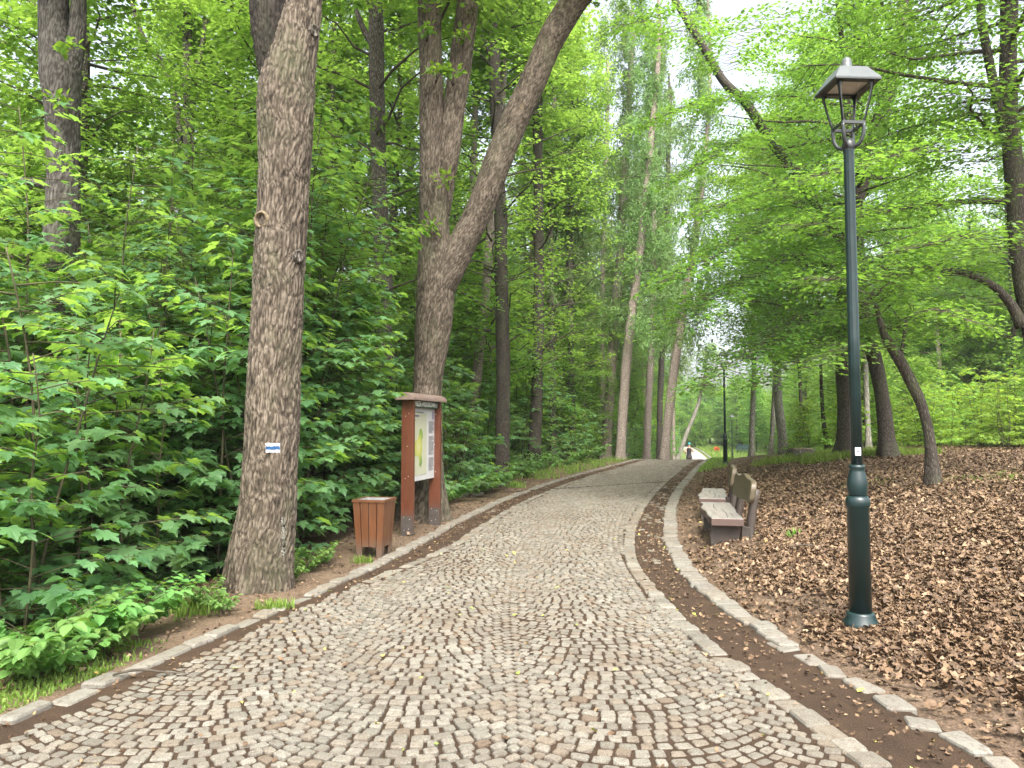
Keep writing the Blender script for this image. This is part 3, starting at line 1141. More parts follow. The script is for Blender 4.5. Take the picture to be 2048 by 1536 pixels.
def stones(mb, C, A, B, ang, top, h=0.06, jit=0.13, cut=0.24, inset=0.14, drop=0.012, dome=0.0, rg=rng, matid=0):
    """many small setts in one mesh: centre (x,y), half sizes, angle, height of the top"""
    m = len(C)
    C = np.asarray(C, float)
    A, B, ang, top = (np.broadcast_to(np.asarray(q, float), (m,)) for q in (A, B, ang, top))
    cor = np.array([(-1, -1), (1, -1), (1, 1), (-1, 1)], float)
    K = cor[None] * (1 + jit * rg.normal(size=(m, 4, 2)) * 0.75)
    ring = np.zeros((m, 8, 2))
    for k in range(4):
        p, a_, b_ = K[:, k], K[:, (k - 1) % 4], K[:, (k + 1) % 4]
        c1 = cut * rg.uniform(0.6, 1.3, (m, 1))
        c2 = cut * rg.uniform(0.6, 1.3, (m, 1))
        ring[:, 2 * k] = p + (a_ - p) * 0.5 * c1
        ring[:, 2 * k + 1] = p + (b_ - p) * 0.5 * c2
    loc = ring * np.stack([A, B], -1)[:, None]
    ca, sa = np.cos(ang)[:, None], np.sin(ang)[:, None]

    def place(sc, z):
        l = loc * sc
        x = C[:, None, 0] + l[..., 0] * ca - l[..., 1] * sa
        y = C[:, None, 1] + l[..., 0] * sa + l[..., 1] * ca
        return np.stack([x, y, np.broadcast_to(z, x.shape)], -1)
    tilt = rg.normal(0, 0.035, (m, 1, 2))
    tz = np.sum(loc * tilt, -1)
    low = place(1.0, (top - h)[:, None])
    mid = place(1.0, top[:, None] - drop + tz)
    tp = place(1 - inset, top[:, None] + tz * 0.9)
    cen = np.stack([C[:, 0], C[:, 1], top + dome], -1)[:, None]
    V = np.concatenate([low, mid, tp, cen], 1)
    k8 = np.arange(8)
    n8 = (k8 + 1) % 8
    f = np.concatenate([np.stack([k8, n8, 8 + n8, 8 + k8], 1), np.stack([8 + k8, 8 + n8, 16 + n8, 16 + k8], 1)])
    t = np.stack([16 + k8, 16 + n8, np.full(8, 24)], 1)
    off = (np.arange(m) * 25)[:, None, None]
    mb.add(V.reshape(-1, 3), [(f[None] + off).reshape(-1, 4), (t[None] + off).reshape(-1, 3)], matid, False)


# centre line of the paving and its arcs
CX = curve([(-4, 0.35), (2, 0.18), (4.3, 0.15), (6.8, 0.10), (9, 0.18), (11.5, 0.50), (15.3, 1.28), (19, 2.30), (23.2, 3.52), (27, 4.75), (31.6, 6.22), (34.3, 7.2), (40, 9.2), (52, 12.9)])
vs = np.arange(-4, 42, 0.02)
cx_ = CX(vs)
arc = np.concatenate([[0], np.cumsum(np.hypot(np.diff(cx_), np.diff(vs)))])
dxy = np.gradient(cx_, vs)


def uv_xy(u, s):
    y0 = np.interp(s, arc, vs)
    x0 = np.interp(s, arc, cx_)
    t = np.interp(s, arc, dxy)
    L = np.hypot(1, t)
    return x0 + u / L, y0 - u * t / L, np.arctan2(-t, 1.0)


# the cross drain
DR0, DR1 = np.array([-0.62, 17.45]), np.array([4.75, 21.3])
drd = (DR1 - DR0) / np.linalg.norm(DR1 - DR0)


def drain_dist(x, y):
    return np.abs((x - DR0[0]) * drd[1] - (y - DR0[1]) * drd[0])


W = 1.25
Rr = W / math.sqrt(2) * 1.03
PITCHV = 0.083
SW = 0.089
cs, ca_, ch_, cb_ = [], [], [], []
smax = float(np.interp(37.8, vs, arc))
for lane in range(-4, 4):
    uc = -0.12 + W * (lane + 0.5)
    th = math.asin(W / 2 / Rr)
    k = 0
    s0 = 4.6
    while s0 < smax + 1:
        nst = max(5, int(round(2 * th * Rr / SW)) + rng.integers(-1, 2))
        wts = rng.uniform(0.82, 1.2, nst)
        edges = np.concatenate([[0], np.cumsum(wts)]) / wts.sum() * 2 * th - th
        for q in range(nst):
            t = (edges[q] + edges[q + 1]) / 2
            u = uc + Rr * math.sin(t)
            s = s0 - Rr * (math.cos(t) - 1) + rng.normal(0, 0.004)
            cs.append((u, s))
            ca_.append((edges[q + 1] - edges[q]) * Rr / 2 - 0.0098)
            cb_.append(PITCHV * math.cos(t) ** 0.8 / 2 - 0.0095)
            ch_.append(t)
        s0 += PITCHV * (1 + 0.05 * rng.normal())
cs = np.array(cs)
X, Y, TA = uv_xy(cs[:, 0], cs[:, 1])
ang = TA + np.array(ch_)
edge_l = np.where(Y > 7.5, XG(Y) + 0.13, XG(Y) + 0.04)
keep = (X > edge_l + 0.03) & (X < XR(Y) - 0.165) & (Y < 37.8) & (Y > 1.0) & (drain_dist(X, Y) > 0.10)
wear = 0.004 * np.sin(X * 2.1 + Y * 0.7) + 0.003 * np.sin(Y * 1.9 - X)
top = zroad(Y) + 0.020 + wear + rng.normal(0, 0.0022, len(X))
path = MB()
stones(path, np.stack([X, Y], 1)[keep], np.array(ca_)[keep], np.array(cb_)[keep], ang[keep], top[keep], 0.05, 0.13, 0.28, 0.10, 0.005, 0.001)


def row(mb, f, y0, y1, step, wid, zt, jit=0.10, gap=0.006, h=0.14, skip=0.0, drop=0.012, angj=0.03, lat=0.0, zj=0.006, inset=0.10, xw=None):
    """a single row of stones along the line x=f(y)"""
    y = y0
    C, A, B, G, Z = [], [], [], [], []
    while y < y1:
        t = float((f(y + 0.05) - f(y - 0.05)) / 0.1)
        L = step(y) if callable(step) else step
        L = L * rng.uniform(0.8, 1.22)
        dy = L / math.hypot(1, t)
        yc = y + dy / 2
        if rng.random() > skip:
            xc = float(f(yc)) + rng.normal(0, lat)
            if drain_dist(xc, yc) > 0.10:
                w = wid(yc) if callable(wid) else wid
                C.append((xc, yc))
                A.append(w / 2 * rng.uniform(0.92, 1.06))
                B.append(L / 2 - gap)
                G.append(-math.atan(t) + rng.normal(0, angj))
                z = zt(yc) if callable(zt) else zt
                Z.append(float(zroad(yc)) + z + rng.normal(0, zj))
        y += dy
    stones(mb, C, A, B, G, Z, h, jit, 0.16, inset, drop, 0.003)


row(path, lambda y: XR(y) - 0.085, 1.2, 37.8, 0.16, 0.145, 0.022, 0.09)
row(path, lambda y: XG(y) + 0.07, 7.6, 37.8, 0.15, 0.12, 0.018, 0.10)
tag(path.build('path', [M_COB]), kind='structure')

gut = MB()
for k in range(3):
    row(gut, lambda y, k=k: XR(y) + 0.07 + 0.125 * k, 8.6, 37.8, 0.14, 0.10, lambda y: 0.004 + 0.006 * math.sin(y * 3 + k), 0.18, 0.012, 0.05, 0.22, 0.012, 0.12, 0.012, 0.006, 0.25)
row(gut, lambda y: XL(y) + 0.12, 11.0, 37.8, 0.14, 0.10, 0.002, 0.18, 0.012, 0.05, 0.45, 0.012, 0.12, 0.012, 0.006, 0.25)
tag(gut.build('gutter', [M_COB]), kind='structure')

kl = MB()
row(kl, lambda y: XL(y) - 0.085, 1.2, 8.0, 0.27, 0.125, 0.028, 0.13, 0.012, 0.2, 0.0, 0.014, 0.05, 0.012, 0.010)
row(kl, lambda y: XL(y) - 0.105, 8.0, 37.8, 0.17, 0.17, 0.036, 0.10, 0.012, 0.2, 0.0, 0.018, 0.04, 0.008, 0.008)
tag(kl.build('kerb', [M_KERB]), kind='structure')
kr = MB()
row(kr, lambda y: XK(y) + 0.075, 1.2, 5.4, 0.27, 0.14, 0.024, 0.20, 0.026, 0.1, 0.0, 0.010, 0.18, 0.016, 0.008)
row(kr, lambda y: XK(y) + 0.095, 5.4, 37.8, lambda y: 0.20 if y < 7 else 0.125, lambda y: 0.16 + 0.04 * min(1, (y - 5.4) / 2), 0.036, 0.09, 0.006, 0.1, 0.0, 0.012, 0.05, 0.008, 0.006)
tag(kr.build('kerb', [M_KERB]), kind='structure')
#@@LITTER
# ------------------------------------------------------------------ leaf litter, debris, grass


def curl_template():
    """a dry curled leaf: ragged outline, bent both ways"""
    out = [(0.0, -0.5), (0.28, -0.34), (0.40, -0.02), (0.30, 0.10), (0.34, 0.30), (0.12, 0.34), (0.0, 0.55), (-0.14, 0.36), (-0.36, 0.26), (-0.29, 0.06), (-0.42, -0.08), (-0.24, -0.36)]
    o = np.array(out)
    V = np.vstack([[[0, 0.0, 0]], np.column_stack([o, np.zeros(len(o))])])
    n = len(o)
    return V, [np.array([(0, 1 + i, 1 + (i + 1) % n) for i in range(n)])]


def litter(name, pts, size, lift, mt, seed, tilt=0.38, curl=0.8):
    rg = np.random.default_rng(seed)
    V0, fs = curl_template()
    m = len(pts)
    k = len(V0)
    T = np.broadcast_to(V0, (m, k, 3)).copy()
    T[:, 1:, :2] *= 1 + 0.22 * rg.normal(size=(m, k - 1, 1))
    T[:, :, 0] *= rg.uniform(0.6, 1.15, (m, 1))
    T[:, :, 2] = T[:, :, 0] ** 2 * curl * rg.normal(0.6, 1.0, (m, 1)) + T[:, :, 1] ** 2 * curl * rg.normal(0.3, 0.8, (m, 1)) + 0.07 * rg.normal(size=(m, k))
    z = unit(np.array([0, 0, 1.0]) + rg.normal(0, tilt, (m, 3)))
    a = rg.normal(0, 1, (m, 3))
    y = unit(a - z * np.sum(a * z, 1, keepdims=True))
    x = np.cross(y, z)
    s = size * rg.uniform(0.55, 1.3, m)
    P = np.column_stack([pts[:, 0], pts[:, 1], gz(pts[:, 0], pts[:, 1]) + lift * rg.uniform(0.1, 1, m)])
    Wv = (T[:, :, 0:1] * x[:, None] + T[:, :, 1:2] * y[:, None] + T[:, :, 2:3] * z[:, None]) * s[:, None, None] + P[:, None]
    off = (np.arange(m) * k)[:, None, None]
    mb = MB()
    mb.add(Wv.reshape(-1, 3), [(f[None] + off).reshape(-1, 3) for f in fs], 0, True)
    return mb.build(name, [mt])


def fbm(x, y, s):
    return np.array([noise.fractal(Vector((a * s, b * s, 3.3)), 1.0, 2.0, 3) for a, b in zip(x, y)])


def sample(n, x0, x1, y0, y1, dens):
    x = rng.uniform(x0, x1, n)
    y = rng.uniform(y0, y1, n)
    k = rng.uniform(0, 1, n) < dens(x, y)
    return np.column_stack([x[k], y[k]])


def dens_r(x, y):
    d = x - (XK(y) + 0.22)
    edge = 0.10 + 0.90 * smooth(0.12 + 0.5 * smooth(7.5, 9, y) * (1 - smooth(13.5, 15, y)), 0.85 + 0.5 * smooth(7.5, 9, y) * (1 - smooth(13.5, 15, y)), d + 0.25 * np.sin(y * 2.2) * np.sin(x * 1.7))
    sparse = 1 - 0.45 * smooth(10, 13, y) * smooth(5.5, 7.5, x)
    drift = 0.72 + 0.28 * smooth(-0.5, 0.4, np.sin(x * 2.3 + 1.7 * np.sin(y * 1.1)) * np.sin(y * 1.9 + 1.3 * np.sin(x * 1.4)))
    return np.where(d > 0.0, edge * sparse * drift, 0) * np.clip(1.5 - 0.05 * y, 0.25, 1)


p1 = sample(170000, 1.8, 8.2, 2.2, 9.5, dens_r)
_r = rng.uniform(0.10, 0.34, 1500)
_a = rng.uniform(0, 2 * PI, 1500)
_lx = at(1722, 1252, 5.62).x
p1 = np.vstack([p1, np.column_stack([_lx + _r * np.cos(_a), 5.62 + _r * np.sin(_a)])[_a * 0.12 + 0.25 > _r]])
p2 = sample(180000, 2.0, 17, 9.5, 26, dens_r)
tag(litter('fallen_leaves', p1, 0.054, 0.05, M_LITTER, 11), 'thick drift of dry brown fallen leaves covering the bank beside the lamp', 'fallen leaves', None, 'stuff')
tag(litter('fallen_leaves', p2, 0.062, 0.06, M_LITTER, 12), 'dry brown fallen leaves covering the rise behind the benches', 'fallen leaves', None, 'stuff')


def dens_l(x, y):
    e = XL(y) - 0.2 - x
    return np.where(e > 0.15, 0.03 + 0.6 * smooth(0.8, 2.0, e), 0)


p3 = sample(26000, -9, 5, 3.5, 30, dens_l)
tag(litter('fallen_leaves', p3, 0.085, 0.05, M_LITTER, 13), 'scattered brown dead leaves on the shady slope below the thicket', 'fallen leaves', None, 'stuff')


def dens_g(x, y):  # on the path: gutters and joints
    a = np.exp(-((x - (XR(y) + XK(y)) / 2) / 0.20) ** 2)
    b = np.exp(-((x - XL(y) - 0.15) / 0.16) ** 2) * (0.35 + 0.65 * smooth(8, 11, y))
    k = np.where((x > XL(y) - 0.05) & (x < XK(y) + 0.05), 1, 0)
    v = np.where((x <= XL(y) - 0.2) & (x > XL(y) - 1.6), 0.5, 0) + np.where((x >= XK(y) + 0.2) & (x < XK(y) + 0.9), 0.6, 0)
    return k * np.clip(0.12 + 1.0 * a + 0.9 * b, 0, 1) + v


p4 = sample(105000, -3.4, 9.5, 1.6, 34, dens_g)
lo = litter('leaf_crumbs', p4, 0.032, 0.036, M_LITTER, 14, 0.35, 0.5)
tag(lo, 'brown crumbs of dead leaves and twigs on the verges, gutters and joints', 'leaf debris', None, 'stuff')
p5 = sample(480, -3.0, 4.5, 2.2, 12, lambda x, y: np.where((x > XL(y) - 1.2), 0.42, 0))
tag(litter('green_leaf_scraps', p5, 0.036, 0.04, M_FRESH, 15, 0.3, 0.5), 'yellow green leaf scraps scattered over the cobbles and soil', 'leaf scraps', None, 'stuff')


def grass(name, pts, hmin, hmax, seed, w=0.006):
    rg = np.random.default_rng(seed)
    m = len(pts)
    a = rg.uniform(0, 2 * PI, m)
    h = rg.uniform(hmin, hmax, m)
    lean = rg.uniform(0.1, 0.8, m)
    b = np.column_stack([pts, gz(pts[:, 0], pts[:, 1]) - 0.01])
    d = np.column_stack([np.cos(a), np.sin(a), np.zeros(m)])
    s = np.column_stack([-np.sin(a), np.cos(a), np.zeros(m)]) * (w * rg.uniform(0.6, 1.4, m))[:, None]
    up = np.array([0, 0, 1.0])
    m1 = b + d * (lean * h * 0.25)[:, None] + up * (h * 0.6)[:, None]
    t = b + d * (lean * h * 0.8)[:, None] + up * (h * (1.0 - 0.25 * lean))[:, None]
    V = np.stack([b - s, b + s, m1 + s * 0.8, m1 - s * 0.8, t], 1)
    off = (np.arange(m) * 5)[:, None, None]
    mb = MB()
    mb.add(V.reshape(-1, 3), [(np.array([[0, 1, 2, 3]])[None] + off).reshape(-1, 4), (np.array([[3, 2, 4]])[None] + off).reshape(-1, 3)], 0, False)
    return mb.build(name, [M_GRASS])


def patch(cx, cy, rx, ry, n):
    a = rng.uniform(0, 2 * PI, n)
    r = np.sqrt(rng.uniform(0, 1, n)) * (0.75 + 0.25 * np.sin(a * 5 + cx))
    return np.column_stack([cx + rx * r * np.cos(a), cy + ry * r * np.sin(a)])


def verge_pts(n, y0, y1, e0, e1):
    y = rng.uniform(y0, y1, n)
    e = rng.uniform(e0, e1, n)
    x = XL(y) - 0.2 - e
    k = (np.sin(y * 3.1 + 2 * e) * np.sin(e * 7 + y * 1.3) + rng.normal(0, 0.35, n)) > -0.25
    return np.column_stack([x, y])[k]


tag(grass('grass', verge_pts(13000, 2.6, 5.6, 0.04, 1.15), 0.015, 0.065, 21), 'thin short grass on the verge beside the near kerb', 'grass', None, 'stuff')
tag(grass('grass', np.vstack([patch(-2.75, 6.5, 0.28, 0.32, 420), patch(-2.05, 6.55, 0.2, 0.12, 240), patch(-1.75, 8.75, 0.16, 0.10, 150)]), 0.03, 0.13, 22), 'small grass tufts at the foot of the marked oak', 'grass', None, 'stuff')
tag(grass('grass', np.vstack([verge_pts(5200, 22, 35, 0.15, 2.6), patch(0.1, 19.2, 0.3, 0.3, 220)]), 0.06, 0.26, 23, 0.008), 'green grass along the far verge by the larches', 'grass', None, 'stuff')
tag(grass('grass', np.vstack([patch(9.4, 19.6, 2.0, 1.0, 4200), patch(8.6, 21.5, 2.0, 1.2, 2600)]), 0.10, 0.34, 24, 0.009), 'long bright grass on the rise round the big trunk and stump', 'grass', None, 'stuff')
tag(grass('grass', np.vstack([patch(8.0, 11.6, 1.5, 1.0, 2600), patch(6.0, 12.8, 0.8, 0.5, 420)]), 0.02, 0.09, 25, 0.006), 'sparse low grass on the leaf covered bank', 'grass', None, 'stuff')
ygr = rng.uniform(25, 36, 2600)
tag(grass('grass', np.vstack([np.column_stack([XK(ygr) + 0.25 + rng.uniform(0, 1.0, 2600) ** 2, ygr]), patch(3.35, 8.9, 0.10, 0.08, 70)]), 0.04, 0.18, 26, 0.008), 'grass fringe along the kerb towards the far lamp', 'grass', None, 'stuff')
yy = rng.uniform(52, 130, 9000)
tag(grass('grass', np.column_stack([XK(yy) + 0.3 + rng.uniform(0, 1, 9000) ** 1.5 * 16, yy]), 0.15, 0.5, 27, 0.03), 'sunlit grass beside the far end of the path', 'grass', None, 'stuff')

# thin sticks lying about
for (px, py, L, a, lab) in ((700, 1395 - 0, 0.5, 0.5, None),):
    pass
for (x, y, L, a, lab) in ((-2.28, 4.75, 0.42, 0.25, 'thin dry stick lying beside the near kerb'), (3.25, 8.1, 0.5, 0.1, 'thin brown stick among leaves before the near bench'), (-4.0, 5.1, 1.1, 0.9, 'pale bare stick leaning under the leafy bramble')):
    mb = MB()
    z0 = float(gz(x, y)) + 0.05
    p = [Vector((L * (t - 0.5) * math.cos(a), L * (t - 0.5) * math.sin(a), 0.02 * math.sin(5 * t) + (0.35 * t if L > 1 else 0))) for t in np.linspace(0, 1, 5)]
    tube(mb, p, [0.007, 0.009, 0.008, 0.007, 0.004], 6, 0.1)
    o = mb.build('stick', [M_STEM if L > 1 else M_TWIG])
    o.location = (x, y, z0)
    tag(o, lab, 'stick')
#@@THINGS
# ------------------------------------------------------------------ cross drain
dr = empty('drain_channel', (DR0[0], DR0[1], 0), math.atan2(drd[1], drd[0]))
tag(dr, 'narrow dark drain channel crossing the cobbles at a slant', 'drain')
Ld = float(np.linalg.norm(DR1 - DR0))
mb = MB()
V, q = [], []
nn = 60
for k in range(nn + 1):
    x = -0.3 + (Ld + 0.1) * k / nn
    wj = 0.062 + 0.010 * math.sin(k * 2.3) + 0.006 * math.sin(k * 5.1)
    V += [(x, -wj, 0.014), (x, wj, 0.014)]
for k in range(nn):
    q.append((2 * k, 2 * k + 2, 2 * k + 3, 2 * k + 1))
mb.add(V, q)
mb.build('trough', [M_DARK], dr)
for sgn in (-1, 1):
    mb = MB()
    C = [(-0.2 - 0.17 * k, sgn * 0.085) for k in range(8)]
    stones(mb, C, 0.083, 0.03, 0.0, [0.06] * 8, 0.12, 0.10)
    mb.build('edge_stones', [M_KERB], dr)

# ------------------------------------------------------------------ street lamp
LX = at(1722, 1252, 5.62).x


def make_lamp(label, loc, rz=0.0, detail=True):
    g = 'street lamps along the path'
    t = empty('street_lamp', loc, rz)
    tag(t, label, 'street lamp', g)
    mb = MB()
    lathe(mb, [(0.128, -0.03), (0.130, 0.035), (0.124, 0.055), (0.104, 0.085), (0.100, 0.11), (0.092, 0.125)], 40)
    mb.build('base_flange', [M_POLE], t)
    mb = MB()
    lathe(mb, [(0.079, 0.10), (0.078, 0.90), (0.083, 0.905), (0.087, 0.915), (0.087, 0.955), (0.080, 0.97), (0.070, 0.985)], 40)
    mb.build('lower_column', [M_POLE], t)
    mb = MB()
    lathe(mb, [(0.058, 0.98), (0.066, 1.0), (0.072, 1.04), (0.073, 1.08), (0.067, 1.12), (0.056, 1.165), (0.052, 1.185), (0.058, 1.195), (0.058, 1.212), (0.047, 1.22)], 40)
    mb.build('vase_collar', [M_POLE], t)
    mb = MB()
    lathe(mb, [(0.041, 1.20), (0.040, 2.2), (0.037, 3.62), (0.040, 3.63), (0.042, 3.66), (0.03, 3.70)], 48, flute=0.03, nfl=12)
    mb.build('pole', [M_POLE], t)
    # yoke of four curved arms
    s0, s1, z0, z1 = 0.084, 0.140, 3.915, 4.215
    for k in range(4):
        a = k * PI / 2 + PI / 4
        d = Vector((math.cos(a), math.sin(a), 0))
        mb = MB()
        tube(mb, [d * 0.02 + Vector((0, 0, 3.745)), d * 0.075 + Vector((0, 0, 3.76)), d * 0.108 + Vector((0, 0, 3.82)), d * 0.116 + Vector((0, 0, 3.91))], [0.016, 0.015, 0.014, 0.014], 10, 0.03)
        mb.build('yoke_arm', [M_CAGE], t)
    mb = MB()
    lathe(mb, [(0.035, 3.72), (0.047, 3.735), (0.047, 3.775), (0.03, 3.81), (0.012, 3.825)], 24)
    mb.build('yoke_hub', [M_CAGE], t)
    # square cage: lower ring, four flaring flat posts with webs
    mb = MB()
    for k in range(4):
        a = k * PI / 2
        box(mb, (s0 * math.cos(a), s0 * math.sin(a), z0), (0.014, s0 * 2 + 0.012 * (k % 2), 0.026), 0.003, 0, (0, 0, a))
    mb.build('cage_ring', [M_CAGE], t)
    prof = [(0.0, 0.034), (0.05, 0.024), (0.12, 0.016), (0.5, 0.015), (0.85, 0.018), (0.94, 0.028), (1.0, 0.046)]
    for k in range(4):
        a = k * PI / 2 + PI / 4
        d = np.array([math.cos(a), math.sin(a), 0]) * math.sqrt(2)
        mb = MB()
        for sgn in (-1, 1):  # angle iron: a strip along each of the two meeting faces
            f = np.array([math.cos(a + sgn * PI / 4), math.sin(a + sgn * PI / 4), 0])
            along = np.array([math.cos(a - sgn * PI / 4), math.sin(a - sgn * PI / 4), 0]) * -1
            V, q = [], []
            for tq, wd in prof:
                c = d * (s0 + (s1 - s0) * (tq ** 0.8)) + np.array([0, 0, z0 + (z1 - z0) * tq])
                for th in (0.0, -0.007):
                    V += [c + f * th, c + f * th + along * wd]
            n_ = len(prof)
            for r_ in range(n_ - 1):
                b = r_ * 4
                q += [(b, b + 4, b + 5, b + 1), (b + 2, b + 3, b + 7, b + 6), (b + 1, b + 5, b + 7, b + 3), (b, b + 2, b + 6, b + 4)]
            mb.add(V, q, 0, False)
        mb.build('cage_post', [M_CAGE], t)
    # hood: four-sided sheet-metal roof with a flat underside rim
    def sq(h, z):
        return [(-h, -h, z), (h, -h, z), (h, h, z), (-h, h, z)]
    mb = MB()
    V = sq(0.178, 4.222) + sq(0.178, 4.232) + sq(0.106, 4.345) + sq(0.092, 4.352)
    q = []
    for r_ in range(3):
        for k in range(4):
            j = (k + 1) % 4
            q.append((r_ * 4 + k, r_ * 4 + j, r_ * 4 + 4 + j, r_ * 4 + 4 + k))
    q.append((12, 13, 14, 15))
    mb.add(V, q, 0, False)
    mb.build('hood', [M_HOOD], t)
    mb = MB()
    V = sq(0.177, 4.214) + sq(0.118, 4.214) + sq(0.177, 4.221) + sq(0.118, 4.221)
    q = []
    for k in range(4):
        j = (k + 1) % 4
        q += [(k, 4 + k, 4 + j, j), (k, j, 8 + j, 8 + k), (4 + k, 12 + k, 12 + j, 4 + j)]
    mb.add(V, q, 0, False)
    mb.build('hood_rim', [M_CAGE], t)
    mb = MB()
    box(mb, (0, 0, 4.235), (0.26, 0.26, 0.012), 0.004)
    mb.build('diffuser', [M_DIFF], t)
    mb = MB()
    lathe(mb, [(0.048, 4.35), (0.048, 4.362), (0.040, 4.366), (0.039, 4.425), (0.032, 4.448), (0.016, 4.462), (0.001, 4.465)], 24)
    mb.build('finial', [M_HOOD], t)
    for ch in t.children:
        if ch.name.split('.')[0] in ('yoke_arm', 'yoke_hub', 'cage_ring', 'cage_post', 'hood', 'hood_rim', 'diffuser', 'finial'):
            ch.location.z = -0.085
    return t


lamp = make_lamp('dark green lamp post on the leafy bank, nearest and tallest in view', gp(LX, 5.62, -0.0), R(3))
# small white sticker wrapped on the near pole
mb = MB()
V, q = [], []
for k in range(7):
    a = R(-90 - 3 - 8) + (k - 3) * 0.17
    for z in (1.29, 1.35):
        V.append((0.0425 * math.cos(a), 0.0425 * math.sin(a), z))
for k in range(6):
    q.append((2 * k, 2 * k + 2, 2 * k + 3, 2 * k + 1))
mb.add(V, q)
stk = mb.build('sticker', [M_STICK], lamp)
mb = MB()
V, q = [], []
for k in range(5):
    a = R(-90 - 3 - 8) + (k - 2) * 0.14
    for z in (1.315, 1.326):
        V.append((0.0428 * math.cos(a), 0.0428 * math.sin(a), z))
for k in range(4):
    q.append((2 * k, 2 * k + 2, 2 * k + 3, 2 * k + 1))
mb.add(V, q)
mb.build('sticker_print', [M_INK], stk)

FAR_LAMPS = [(1449, 28.0, 0, 'dark lamp post standing behind the benches where the path crests'), (1463, 66, 8, 'thin distant lamp post seen just beside the crest lamp'),
             (1471, 112, 20, 'tiny far lamp post with a pale head beyond the path'), (1487, 118, 30, 'tiny far lamp post near the blue park bench')]
for px, D, rz, lab in FAR_LAMPS:
    x = (px - 1024) / F * D
    o = copy_tree(lamp)
    o.location = gp(x, D)
    o.rotation_euler = (0, 0, R(rz))
    o['label'] = lab
    for ch in list(o.children):
        if ch.name.startswith('sticker'):
            for c2 in list(ch.children):
                bpy.data.objects.remove(c2)
            bpy.data.objects.remove(ch)

# ------------------------------------------------------------------ information board
bl = at(815, 1066, 10.9)
b2 = at(869.5, 1046, 12.0)
bdir = math.atan2(b2.y - bl.y, b2.x - bl.x)
BW = math.hypot(b2.x - bl.x, b2.y - bl.y)
board = empty('information_board', gp(bl.x, bl.y), bdir)
tag(board, 'brown wooden notice board with a park map under a rounded wooden cap', 'notice board')
for x in (0.0, BW):
    mb = MB()
    box(mb, (x, 0, 1.0), (0.065, 0.185, 1.98), 0.006)
    p = mb.build('post', [M_BOARDW], board)
    mb = MB()
    for s in (-1, 1):
        box(mb, (x + s * 0.0355, 0, 0.13), (0.006, 0.165, 0.30), 0.001)
    br = mb.build('foot_bracket', [M_BRKT], p)
    for (yb, zb) in ((-0.045, 0.24), (0.045, 0.27), (-0.03, 0.10), (0.04, 0.08), (-0.02, 1.78), (0.03, 1.74), (0.0, 1.30), (-0.02, 0.86), (0.03, 0.83)):
        mb = MB()
        lathe(mb, [(0.006, -0.002), (0.006, 0.004), (0.003, 0.006)], 8, 0)
        mb.v[-1] = xform(mb.v[-1], (x - (0.0385 if zb < 0.5 else 0.033), yb, zb), (0, -PI / 2, 0))
        mb.build('bolt', [M_BOLT], p)
mb = MB()
nseg = 14
out = [(0.145 * math.cos(a), 0.095 * math.sin(a)) for a in np.linspace(0, PI, nseg)] + [(-0.145, -0.016), (0.145, -0.016)]
o = np.array(out)
Vp = []
for x in (-0.17, -0.15, BW + 0.15, BW + 0.17):
    sc = 0.94 if x in (-0.17, BW + 0.17) else 1.0
    Vp += [(x, a * sc, 1.995 + b * sc) for a, b in o]
n_ = len(o)
q = []
for k in range(3):
    for i in range(n_):
        j = (i + 1) % n_
        q.append((k * n_ + i, (k + 1) * n_ + i, (k + 1) * n_ + j, k * n_ + j))
q += [tuple(range(n_)), tuple(range(4 * n_ - 1, 3 * n_ - 1, -1))]
mb.add(Vp, q, 0, False)
mb.build('cap', [M_ROOFW], board)
mb = MB()
box(mb, (BW / 2, 0.012, 1.315), (BW - 0.075, 0.018, 1.10), 0.003)
panel = mb.build('panel', [M_PAPERW], board)
x0, x1, zb_, zt_ = 0.045, BW - 0.045, 0.775, 1.855


def flat(mb, poly, y, mat=0):
    """thin print lying on the front face of the panel"""
    poly = np.array(poly)
    V = np.column_stack([poly[:, 0], np.full(len(poly), y), poly[:, 1]])
    a = 0.5 * np.sum(poly[:, 0] * np.roll(poly[:, 1], -1) - np.roll(poly[:, 0], -1) * poly[:, 1])
    f = tuple(range(len(poly))) if a > 0 else tuple(range(len(poly) - 1, -1, -1))
    mb.add(V, [f], mat, False)


def rect(xa, xb, za, zb):
    return [(xa, za), (xb, za), (xb, zb), (xa, zb)]


mb = MB()
flat(mb, rect(x0 + 0.01, x0 + 0.70, zb_ + 0.075, zt_ - 0.06), -0.0005)
mb.build('map_field', [M_PAPER], panel)
mb = MB()
shape = [(0.42, 1.50), (0.455, 1.545), (0.50, 1.56), (0.545, 1.535), (0.575, 1.48), (0.585, 1.43), (0.55, 1.385), (0.545, 1.30), (0.555, 1.22), (0.53, 1.16), (0.55, 1.10), (0.555, 1.03), (0.53, 1.00), (0.51, 0.965), (0.47, 0.985), (0.435, 1.01), (0.455, 1.05), (0.43, 1.10), (0.39, 1.14), (0.30, 1.15), (0.22, 1.16), (0.165, 1.20), (0.13, 1.28), (0.10, 1.255), (0.135, 1.335), (0.115, 1.385), (0.20, 1.365), (0.29, 1.365), (0.37, 1.395), (0.405, 1.44)]
flat(mb, shape, -0.002)
mb.build('map_print', [M_MAP], panel)
mb = MB()
flat(mb, rect(0.075, 0.42, 1.735, 1.765), -0.002)
flat(mb, rect(BW - 0.14, BW - 0.09, 1.70, 1.835), -0.002)
mb.build('title_print', [M_VIOLET], panel)
mb = MB()
zz = 1.66
